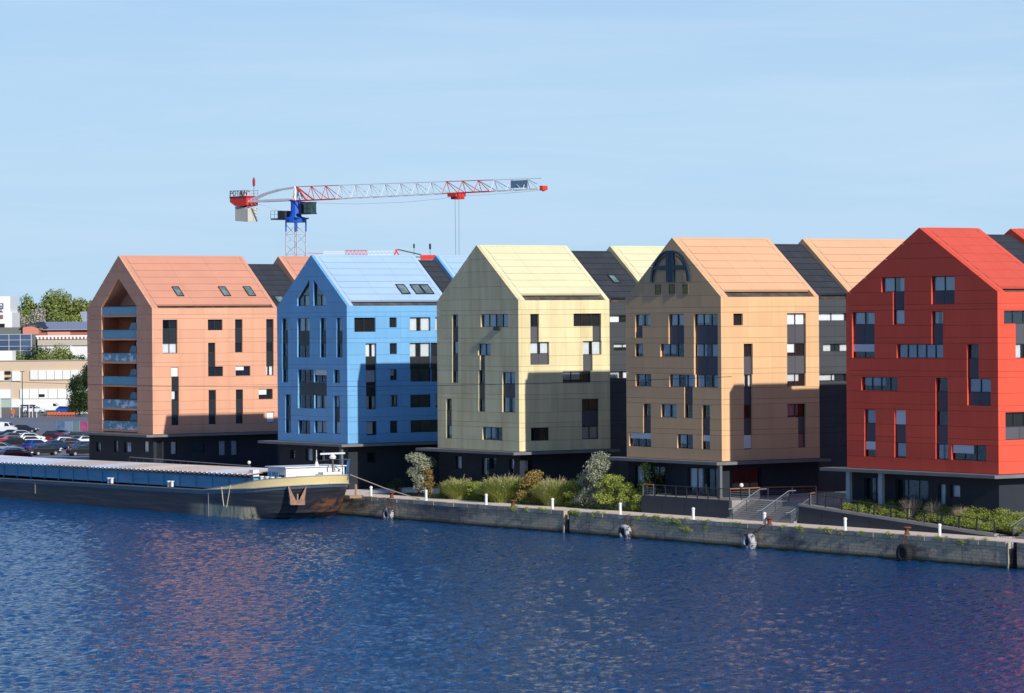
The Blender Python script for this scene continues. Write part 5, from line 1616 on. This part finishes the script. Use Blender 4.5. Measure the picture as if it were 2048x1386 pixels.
# bow mooring rope to the quay
mr = MB()
a, b = Vector((-3.4, BYC + 3.8, -2.5)), Vector((-.9, qy + .5, -4.6))
a2 = Vector((-5.3, BYC + 3.85, -2.62))
# the whole vessel trims up slightly by the bow
for ch in bg_.children:
    for v_ in ch.data.vertices:
        X_, Z_ = v_.co.x - 60, v_.co.z
        v_.co.z += .5 * min(1, max(0, (X_ + 75) / 65)) * min(1, max(0, Z_ / 2.3))
mr.path([a2, a2.lerp(Vector((4.0, -6.3, -4.95)), .5) - Z * .12, Vector((4.0, -6.3, -4.95))], .05)
tag(mr.build('mooring_rope', M['rope'], loc=tuple(a2)), 'pale mooring rope from the barge bow down to the quay', 'rope')

# ------------------------------------------------------------------ cars
M['tyre'] = M['rubber']; M['rim'] = mat('alloy_rim', (.45, .46, .48), .35, metal=.6)
M['carglass'] = mat('car_glass', (.015, .025, .03), .05, spec=.9)
M['lamp_r'] = mat('tail_lamp', (.35, .01, .01), .3); M['lamp_w'] = mat('head_lamp', (.75, .76, .78), .15, spec=.8)
PAINT = {k: mat('paint_' + n, c, .25, metal=mt, spec=.6) for k, (n, c, mt) in dict(w=('white', (.78, .78, .78), 0), k=('black', (.012, .013, .016), 0), b=('blue', (.02, .07, .40), .1), r=('dark_red', (.28, .015, .02), .1), g=('grey_green', (.10, .16, .17), .3), s=('silver', (.50, .53, .56), .5), n=('navy', (.012, .035, .085), .2)).items()}
def make_car(kind):
    root = empty('parked_car', (0, 0, 0))
    Lh, W = (2.05, .88) if kind == 'hatch' else ((2.35, .9) if kind == 'saloon' else (2.5, .98))
    if kind == 'van': prof = [(-2.5, .35), (2.5, .35), (2.5, .9), (2.1, 1.05), (1.45, 1.2), (.9, 1.85), (-2.4, 1.92), (-2.5, 1.6)]
    elif kind == 'hatch': prof = [(-2.0, .32), (2.0, .32), (2.05, .72), (1.85, .85), (1.0, .98), (.25, 1.42), (-1.3, 1.47), (-1.85, 1.0), (-2.0, .8)]
    else: prof = [(-2.3, .32), (2.3, .32), (2.35, .68), (2.1, .82), (1.1, .95), (.4, 1.38), (-.9, 1.42), (-1.7, 1.02), (-2.25, .95), (-2.32, .6)]
    belt = {'van': 1.12, 'hatch': .93, 'saloon': .93}[kind]
    mb = MB()
    def wy(z): return W if z <= belt else W - (z - belt) * .38
    for i in range(len(prof)):
        a, b = prof[i], prof[(i + 1) % len(prof)]
        mb.poly([(a[0], -wy(a[1]), a[1]), (b[0], -wy(b[1]), b[1]), (b[0], wy(b[1]), b[1]), (a[0], wy(a[1]), a[1])])
    for s in (-1, 1):
        lo = convex_and_list(prof, belt, True); hi = convex_and_list(prof, belt, False)
        for pl in (lo, hi):
            if pl: mb.poly([(x, s * wy(z), z) for x, z in pl][::s])
    body = mb.build('body', PAINT['w'], root)
    gl = MB()
    top = max(p[1] for p in prof)
    if kind == 'van': side = [(.35, belt + .05), (1.3, belt + .08), (.85, top - .2), (.35, top - .16)]; rear = [(-2.53, 1.25), (-2.46, 1.75)]; ws = [(1.4, 1.27), (.98, 1.78)]
    elif kind == 'hatch': side = [(-1.55, belt + .06), (.85, belt + .07), (.2, top - .09), (-1.2, top - .08)]; rear = [(-1.86, 1.03), (-1.38, 1.42)]; ws = [(.95, 1.03), (.32, 1.40)]
    else: side = [(-1.4, belt + .07), (.95, belt + .06), (.35, top - .07), (-.85, top - .06)]; rear = [(-1.62, 1.08), (-.98, 1.40)]; ws = [(1.02, 1.01), (.45, 1.37)]
    for s in (-1, 1): gl.poly([(x, s * (wy(z) + .012), z) for x, z in side])
    for (a, b), o in ((rear, -.02), (ws, .02)):
        gl.poly([(a[0] + o, -wy(a[1]) + .1, a[1] + .02), (b[0] + o, -wy(b[1]) + .1, b[1] + .02), (b[0] + o, wy(b[1]) - .1, b[1] + .02), (a[0] + o, wy(a[1]) - .1, a[1] + .02)])
    gl.build('window_glass', M['carglass'], root)
    for sx_ in (-1, 1):
        for s in (-1, 1):
            cx = sx_ * (Lh - .78)
            o = MB().lathe((cx, s * (W - .06), .32), [(.27, -.1), (.32, -.07), (.32, .07), (.27, .1)], 14, 'y').build('wheel', M['tyre'], root)
            MB().lathe((cx, s * (W + .045), .32), [(.19, -.012), (.19, .012)], 10, 'y').build('rim', M['rim'], o)
    for s in (-1, 1):
        MB().box((Lh - .28, s * (W - .34), .62), (Lh + .02, s * (W + .005), .76)).build('headlight', M['lamp_w'], root)
        MB().box((-Lh - .02 if kind != 'hatch' else -2.02, s * (W - .2), .78), (-Lh + .1, s * (W + .005), 1.0)).build('tail_light', M['lamp_r'], root)
    return root
def convex_and_list(prof, z, below):
    a, b = (-9, z), (9, z)
    return clip(prof, a, b, not below)
CARS = {k: make_car(k) for k in ('hatch', 'saloon', 'van')}
used = set()
def car(kind, paint, x, y, rz_, label):
    src = CARS[kind]
    o = src if kind not in used else copy_tree(src)
    used.add(kind)
    o.location = (x, y, -5.004); o.rotation_euler = (0, 0, rz_)
    for ch in o.children:
        if ch.name.startswith('body'):
            if ch.data.users > 1: ch.data = ch.data.copy()
            ch.data.materials[0] = PAINT[paint]
    tag(o, label, 'car', 'cars parked beside the barge')
view = math.atan2(-fwd.x, fwd.y)   # heading helpers
side_on = math.atan2(rgt.y, rgt.x)
names = dict(w='white', k='black', b='blue', r='dark red', g='grey-green', s='silver', n='navy')
CL = [('van', 'w', -237.7, 61.4, .1, 'in the farthest row at the left edge'), ('saloon', 'k', -235.7, 64.2, .2, 'in the farthest row, standing alone beside the open road'),
 ('hatch', 'b', -199.5, 41.0, .5, 'left edge of the second row'), ('saloon', 'k', -196.0, 43.4, .6, 'second row, beside the blue one'), ('hatch', 'w', -191.0, 44.1, .55, 'second row, third from the left'), ('hatch', 'r', -187.5, 47.0, 1.2, 'second row, seen from its tail'),
 ('saloon', 'g', -189.5, 51.2, .3, 'near the middle of the second row'), ('hatch', 'r', -179.8, 44.2, 1.0, 'half hidden before the white cars'), ('saloon', 'w', -172.2, 43.5, 1.25, 'tail to the camera right of the red one'), ('hatch', 'w', -167.2, 45.5, 1.25, 'tail to the camera, close to the terracotta house'),
 ('saloon', 'k', -174.3, 33.7, .4, 'behind the silver hatchback'), ('hatch', 's', -151.5, 20.6, .12, 'nearest row, seen fully from its side'), ('hatch', 'b', -160.8, 30.3, 1.1, 'bright one in the middle rows'), ('saloon', 'n', -157.8, 32.1, .75, 'behind the bright blue one'),
 ('saloon', 'n', -145.0, 23.8, .75, 'third in the shaded nearest row'), ('saloon', 'n', -133.8, 13.9, .7, 'front of the shaded nearest row'), ('hatch', 'k', -138.5, 20.8, .75, 'second in the shaded nearest row'), ('saloon', 'k', -133.2, 24.2, .75, 'deep in shade beside the terracotta base'),
 ('saloon', 'n', -150.1, 33.0, .75, 'deep in shade behind the nearest row'), ('hatch', 'k', -163.1, 37.4, .6, 'between the white and the navy cars'), ('hatch', 'r', -126.4, 10.6, .7, 'just above the hatch covers'), ('hatch', 'w', -177.2, 37.7, .5, 'behind the silver hatchback on the left'), ('van', 'w', -153.7, 14.6, .2, 'cut by the left edge above the barge'),
 ('saloon', 'w', -359.6, 125.8, .2, 'far off before the beige building, left one'), ('van', 'w', -367.1, 133.6, .3, 'far off before the beige building, tall one'), ('hatch', 'b', -352.4, 129.7, .2, 'far off before the beige building'), ('saloon', 'w', -337.3, 126.4, .4, 'far off under the round tree')]
CL += [('saloon', 'n', -210.5, 50.2, .3, 'in the second row behind the left blue one'), ('hatch', 's', -205.0, 49.4, .5, 'back of the second row, far left'), ('saloon', 'w', -204.5, 56.0, .2, 'back row right of the lone black one'), ('hatch', 'k', -199.0, 52.0, .4, 'back row, left of the grey-green one'),
 ('hatch', 'n', -184.0, 51.5, .4, 'back row, right of the grey-green one'), ('saloon', 's', -178.5, 50.0, .6, 'back row near the fence banners'), ('hatch', 'b', -171.5, 50.5, .5, 'back row under the magenta banner'), ('saloon', 'r', -182.5, 37.0, .6, 'behind the silver hatchback, to its left'),
 ('hatch', 'w', -168.2, 39.0, .6, 'tucked between the dark red and the navy ones'), ('saloon', 's', -153.5, 38.5, .7, 'close to the terracotta house corner'), ('saloon', 'g', -164.0, 24.6, .3, 'left of the silver hatchback in the nearest row'), ('hatch', 'n', -142.6, 14.8, .5, 'nearest row, just above the hatch covers'), ('saloon', 'k', -139.9, 28.9, .75, 'last in shade before the terracotta base')]
for kind, pnt, x, y, a, where in CL:
    car(kind, pnt, x, y, side_on + a - .3, '%s %s parked %s' % (names[pnt], {'hatch': 'hatchback', 'saloon': 'saloon', 'van': 'van'}[kind], where))

# ------------------------------------------------------------------ background on the left
M['beige'] = mat('beige_wall', (0.58, 0.45, 0.33), .9, noise=.5, nscale=(.12, .12, .3), ncol=(0.66, 0.50, 0.30), vary=.03)
M['offwhite'] = mat('offwhite_panel', (0.78, 0.77, 0.74), .7, vary=.05, noise=.2, nscale=(.2, .2, .2), ncol=(.6, .6, .58))
M['bwall'] = mat('bright_white_wall', (0.80, 0.80, 0.79), .7)
M['bluegl'] = mat('blue_curtain_wall', (0.05, 0.08, 0.15), .12, spec=.8, vary=.3)
M['mull'] = mat('pale_mullion', (0.5, 0.52, 0.56), .5)
M['redwall'] = mat('brick_red_wall', (0.42, 0.13, 0.08), .8)
M['zinc'] = mat('zinc_roof', (0.32, 0.36, 0.44), .45, noise=.3, nscale=(1.5, .2, 1))
M['greyroof'] = mat('grey_green_wall', (.15, .17, .15), .8)
M['concband'] = mat('stone_coloured_band', (0.48, 0.43, 0.36), .85)
bl = empty('office_building', far(-105, 790, -5), 'long beige building with rows of white panels behind the parking', 'building')
far_box(-135, -60, 790.5, 805, -5, 5.4).build('wall', M['beige'], bl)
def fpanel(l0, l1, z0, z1, m, name='panel', par=bl, d=790.3, th=.18, frame=None):
    return far_box(l0, l1, d - th, d + .19, z0, z1).build(name, m, par)
for z0, z1, l0, l1, w in ((1.15, 3.25, -108.0, -84, 1.82), (-3.1, -.95, -110.3, -84, 2.1)):
    l = l0
    while l < l1:
        fpanel(l, l + w - .1, z0, z1, M['offwhite']); l += w
for l0, l1, z0, z1 in ((-115.5, -113.9, 1.0, 3.1), (-112.1, -110.2, .9, 3.1), (-117.4, -112.4, -3.0, -1.0)): fpanel(l0, l1, z0, z1, M['offwhite'])
for l0, l1, z0, z1 in ((-113.7, -112.4, 2.4, 3.1), (-113.7, -112.4, 1.25, 1.75)): fpanel(l0, l1, z0, z1, M['dark'], 'window', th=.1)
fpanel(-106.1, -104.8, -2.75, -2.1, M['dark'], 'window', th=.25)
fpanel(-112.3, -98, -5, -3.2, M['offwhite'], 'plinth_panel')
fpanel(-118, -112.4, -5, -3.2, mat('pale_green_panel', (.35, .45, .38), .7), 'plinth_panel')
fpanel(-135, -60, 5.4, 5.55, M['concband'], 'parapet', d=790.4)
ch = far_box(-116.5, -113.4, 800, 806, 5, 7.6).build('roof_house', M['bwall'], bl)
# glass building
gbld = empty('glass_building', far(-127, 900, -5), 'dark blue glass building with pale mullions behind the beige one', 'building')
far_box(-150, -122.9, 900.5, 915, -5, 11.0).build('wall', M['greyroof'], gbld)
for l in (-134.2, -131.3, -128.4, -125.5):
    for z0, z1 in ((9.75, 11.0), (8.15, 9.6), (7.0, 8.0), (5.2, 6.85), (3.4, 5.0)):
        far_box(l + .12, l + 2.75, 900.2, 900.48, z0, z1).build('glass_panel', M['bluegl'], gbld)
mb = MB()
for l in (-134.2, -131.3, -128.4, -125.5, -122.7): far_box(l - .08, l + .08, 900.1, 900.49, -5, 11.15, mb)
for z in (11.1, 9.67, 8.07, 6.92, 5.1): far_box(-140, -122.6, 900.12, 900.47, z - .06, z + .06, mb)
mb.build('mullion', M['mull'], gbld)
# pale band building with arched parapet
ab = empty('hall_building', far(-116, 910, -5), 'low pale hall with an arched white parapet and a stone coloured band', 'building')
far_box(-122.4, -95, 910.3, 925, -5, 8.15).build('wall', M['offwhite'], ab)
far_box(-122.4, -95, 909.8, 910.29, 8.15, 9.6).build('band', M['concband'], ab)
far_box(-124.3, -95, 911, 925, 8.15, 9.75).build('roof_slab', M['cdark'], ab)
far_box(-124.2, -95, 910.2, 910.8, 10.35, 10.75).build('parapet', M['bwall'], ab)
l = -122.6
while l < -95:
    far_box(l, l + .42, 910.2, 910.6, 9.76, 10.35).build('parapet_pier', M['bwall'], ab); l += .95
for l in (-117.5, -114.0): far_box(l, l + .3, 909.9, 910.29, 4.5, 8.1).build('pillar', M['bwall'], ab)
# red building with curved roof
rd = empty('curved_roof_building', far(-118, 930, -5), 'brick-red building with a curved grey-blue roof', 'building')
far_box(-128.8, -100, 930.5, 950, -5, 12.2).build('wall', M['redwall'], rd)
far_box(-129.0, -124.8, 930.0, 930.49, 11.0, 13.1).build('front_wall', mat('salmon_wall', (.62, .25, .17), .8), rd)
mb = MB()
prev = None
for k in range(13):
    t = k / 12
    l = -129.2 + 6.6 * t; z = 13.3 + .45 * math.sin(math.pi * min(1, t * 1.25)) - (max(0, t - .45) ** 1.3) * 1.5
    if prev: mb.poly([far(prev[0], 929.3, prev[1]), far(l, 929.3, z), far(l, 950, z + .6), far(prev[0], 950, prev[1] + .6)]); mb.poly([far(prev[0], 929.3, prev[1] - .25), far(l, 929.3, z - .25), far(l, 929.3, z), far(prev[0], 929.3, prev[1])])
    prev = (l, z)
mb.build('curved_roof', M['cdark'], rd)
mb = MB(); mb.poly([far(-123.6, 929.4, 12.3), far(-98, 929.4, 12.3), far(-98, 950, 14.3), far(-126.5, 950, 14.3)]); mb.poly([far(-123.6, 929.4, 12.1), far(-98, 929.4, 12.1), far(-98, 929.4, 12.3), far(-123.6, 929.4, 12.3)]); mb.build('roof', M['zinc'], rd)
far_box(-122.5, -116.5, 930.1, 930.45, 10.7, 11.6).build('canopy_wall', mat('salmon_band', (.72, .33, .24), .8), rd)
far_box(-139, -129.0, 931, 940, -5, 12.9).build('side_wall', M['greyroof'], rd)
# white tall building at the left edge
wt = empty('white_tower_block', far(-140, 950, -5), 'white block with dark openings at the left edge before the trees', 'building')
far_box(-146, -134.6, 950, 965, -5, 16.9).build('wall', M['bwall'], wt)
far_box(-146, -135.2, 951, 965, 16.9, 21.3).build('upper_wall', M['bwall'], wt)
for l0, l1, z0, z1 in ((-138.6, -136.9, 19.2, 19.4), (-138.6, -136.9, 17.8, 18.0), (-138.6, -136.9, 16.95, 17.2), (-137.2, -136.9, 17.9, 19.2), (-139, -136.6, 12.7, 13.9)): far_box(l0, l1, 949.8, 949.99, z0, z1).build('opening', M['dark'], wt)
far_box(-139, -137, 949.7, 949.98, 15.3, 16.3).build('awning', mat('mauve_awning', (.3, .12, .14), .8), wt)
# curved tower fragment right of the trees
ct = empty('curved_glass_tower', far(-113, 960, -5), 'narrow curved grey-blue tower fragment beside the terracotta house', 'building')
mb = MB(); mb.prism([(-117.6, 17.0), (-113, 17.2), (-113, 9), (-116.6, 9), (-116.6, 13.5)], lambda u, z, d: tuple(far(u, d, z)), 960, 966, back=True); mb.build('wall', M['zinc'], ct)
# second blocks: yard ground rise behind beige building
# trees
def far_tree(lat, dep, z0, h, w, mk, label, rnd, n=5000, size=.30, name='tree', trunk=True, group='trees beyond the parking'):
    P = far(lat, dep, z0)
    r = empty(name, P, label, 'tree', group)
    g = random.Random(rnd); lumps = []
    for k in range(40):
        a, q = g.uniform(0, 6.28), g.uniform(0, 1) ** .6
        zz = g.uniform(.15, .93)
        wf = math.sqrt(max(.05, 1 - ((zz - .52) / .5) ** 2))
        s = g.uniform(.15, .25)
        lumps.append((math.cos(a) * w / 2 * q * wf * .8, math.sin(a) * w / 2 * q * wf * .8, h * zz, w * s, w * s, h * s * .6))
    tb = MB(); tb.bar(P, P + Z * h * .45, .025 * h, 7, .014 * h)
    for k in range(5):
        L_ = lumps[k * 3]; tb.bar(P + Z * h * (.25 + .05 * k), P + Vector(L_[:3]), .010 * h, 5, .003 * h)
    tb.build('trunk', M['bark'], r)
    mesh_np('crown', leaves_mesh('x', None, tuple(P), lumps, n, size, rnd), LM[mk], r)
TL = [(-143.8, 998, 22.0, 7.0, 'mid', 'leftmost green tree, mostly behind the white tower block'), (-139.2, 996, 23.6, 7.0, 'mid', 'green tree between the two nearest the white tower block'), (-141.0, 1000, 24.2, 7.5, 'mid', 'narrow green tree right beside the white tower block'), (-136.8, 1004, 26.0, 7.0, 'mid', 'green tree second from the white tower block'), (-132.2, 1010, 25.6, 6.8, 'mid', 'tree just left of the highest crown'),
      (-129.0, 1000, 27.6, 8.4, 'mid', 'highest crown of the background tree row'), (-124.8, 1006, 25.8, 7.0, 'mid', 'bushy tree right of the highest crown'), (-120.6, 1000, 25.4, 7.4, 'mid', 'green tree beside the roofline of the terracotta house'), (-116.5, 1003, 25.8, 8, 'mid', 'green tree half hidden by the terracotta house'),
      (-126.6, 985, 22.0, 7.5, 'mid', 'lower bright tree in front of the background row, left one'), (-121.8, 985, 21.0, 7.5, 'green', 'lower bright tree in front of the background row, right one')]
for k, (l, d, h_, w, mk, lab) in enumerate(TL): far_tree(l, d, -5, h_, w * 1.5, mk, lab, 600 + k, n=13000, size=.38)
for k, (l, h_, w) in enumerate(((-138.5, 22.0, 7.5), (-135.0, 22.4, 7.2), (-131.4, 23.0, 7.4))):
    far_tree(l, 975, -5, h_, w, 'bare', ['pale dusty tree nearest the white tower block', 'pale dusty tree in the middle of three', 'pale dusty tree below the highest crown'][k], 640 + k, n=8000, size=.3, group='pale dusty trees')
for k, (l, d, z0, h_, w, mk, lab) in enumerate(((-120.3, 850, 2.6, 5.4, 7.4, 'mid', 'round green tree above the beige roof at the left'), (-114.6, 850, 2.2, 6.4, 7.5, 'dkgreen', 'dark green tree above the beige roof'), (-109.8, 846, 2.2, 6.2, 8, 'mid', 'spreading tree above the beige roof, right of the dark one'), (-105.6, 848, 2.2, 4.6, 6, 'dkgreen', 'small dark tree above the beige roof by the terracotta house'))):
    far_tree(l, d, z0 - 7.6, h_ + 7.6, w * 1.5, mk, lab, 660 + k, n=9500, size=.26, group='trees behind the beige building')
far_tree(-86.6, 705, -5, 8.3, 5.6, 'dkgreen', 'dark green tree at the left edge of the terracotta house', 680, n=6000, size=.17)
far_tree(-84.2, 705, -5, 11.0, 5.0, 'dkgreen', 'taller dark green tree half behind the terracotta house', 681, n=6000, size=.17)
far_tree(-90.4, 735, -5, 4.2, 3.4, 'green', 'small bright bush left of the dark green tree', 682, n=2200, size=.15)
# banners, lamp posts, barriers
cols = [('blue_banner', (.03, .10, .22), 'blue portrait-format banner on the parking fence, leftmost'), ('grey_banner', (.12, .20, .30), 'pale blue-grey banner second on the parking fence'), ('teal_banner', (.07, .16, .18), 'teal banner third on the parking fence'), ('magenta_banner', (.30, .015, .13), 'magenta banner at the right end of the parking fence')]
edges = [(-77.6, -76.2), (-76.1, -74.9), (-74.85, -73.7), (-73.65, -72.3)]
for (n_, c, lab), (a, b) in zip(cols, edges):
    r = empty('banner', far(a, 600, -5), lab, 'banner', 'banners on the parking fence')
    far_box(a + .03, b - .03, 599.97, 600.03, -4.75, -3.15).build('panel', mat(n_, c, .6, noise=.8, nscale=(.9, .9, .9), ncol=tuple(x * .35 + .12 for x in c)), r)
    mb = MB()
    for l in (a, b): mb.bar(far(l, 600, -5), far(l, 600, -3.1), .03)
    mb.build('banner_post', M['steel'], r)
for l, d, z1, m, lab in ((-97.0, 698, 4.1, M['emblem'], 'tall dark blue mast before the beige building'), (-99.5, 700, 2.6, M['cgrey'], 'thin grey lamp post left of the blue mast'), (-101.6, 700, -.8, M['cwhite'], 'short pale post at the left edge')):
    r = empty('lamp_post', far(l, d, -5), lab, 'lamp post')
    mb = MB(); mb.bar(far(l, d, -5), far(l, d, z1), .11, 6, .07); mb.build('pole', m, r)
    far_box(l - .45, l + .45, d - .1, d + .1, z1, z1 + .12).build('lamp_head', m, r)
M['orange'] = mat('orange_barrier', (.60, .13, .04), .6)
for k in range(9):
    l = -92.6 + k * .62
    r = empty('barrier', far(l, 702, -5), 'orange plastic barrier in the row before the beige building', 'barrier', 'orange barriers along the road')
    mb = MB(); far_box(l, l + .56, 701.9, 702.1, -4.55, -4.05, mb); far_box(l + .04, l + .1, 701.8, 702.2, -5, -4.4, mb); far_box(l + .46, l + .52, 701.8, 702.2, -5, -4.4, mb)
    mb.build('barrier_panel', M['orange'], r)
r = empty('road_sign', far(-99.0, 699, -5), 'round orange and white road sign left of the blue mast', 'sign')
mb = MB(); mb.bar(far(-99.0, 699, -5), far(-99.0, 699, -3.2), .05); mb.build('sign_pole', M['cgrey'], r)
far_box(-99.4, -98.6, 698.9, 699, -4.2, -3.4).build('sign_plate', M['orange'], r)
far_box(-97.9, -95.4, 699.5, 700.5, -3.0, -2.2).build('x', M['cdark']) if False else None
for k, (l, h_) in enumerate(((-98.0, 2.0), (-97.4, 2.6), (-96.1, 2.5), (-95.4, 1.9), (-94.6, 1.6))):
    pc = MB().bar(far(l, 701, -5), far(l, 701, -5 + h_), .07, 6); pc.bar(far(l, 701, -5 + h_), far(l, 701, -4.9 + h_), .1, 6)
    tag(pc.build('fence_post', M['cwhite'], loc=tuple(far(l, 701, -5))), 'pale wooden fence post in the short row by the road', 'post', 'pale fence posts by the road')
r = empty('bus_shelter', far(-97, 706, -5), 'dark roofed shelter behind the pale fence posts', 'shelter')
far_box(-98.4, -95.6, 705, 706.5, -2.9, -2.6).build('shelter_roof', M['cdark'], r)
for l in (-98.2, -97.1, -95.9): far_box(l, l + .12, 705.1, 706.4, -5, -2.9).build('shelter_wall', M['cdark'], r)
# earth heap
far_tree(-88.6, 712, -5, 2.5, 2.6, 'rust', 'brown dry bush beside the white car under the round tree', 690, n=1600, size=.14)

# thin overhead cables across the facades
for k, (ya, za, zb, sag, rr_) in enumerate(((-70, 7.1, 8.4, 1.1, .03), (-70, 10.6, 12.1, 1.0, .012), (-70, 4.2, 5.2, 1.0, .012))):
    a, b = Vector((-95, -6 if False else ya + 50, za + .0)), Vector((75, ya + 50, zb))
    pts = [a.lerp(b, t / 30) - Z * (sag * 4 * (t / 30) * (1 - t / 30)) for t in range(31)]
    mb = MB().path(pts, rr_, 4)
    if k == 0:
        tag(mb.build('overhead_cable', M['cdark'], loc=tuple(a)), 'thin dark cable slung across in front of the facades', 'cable')
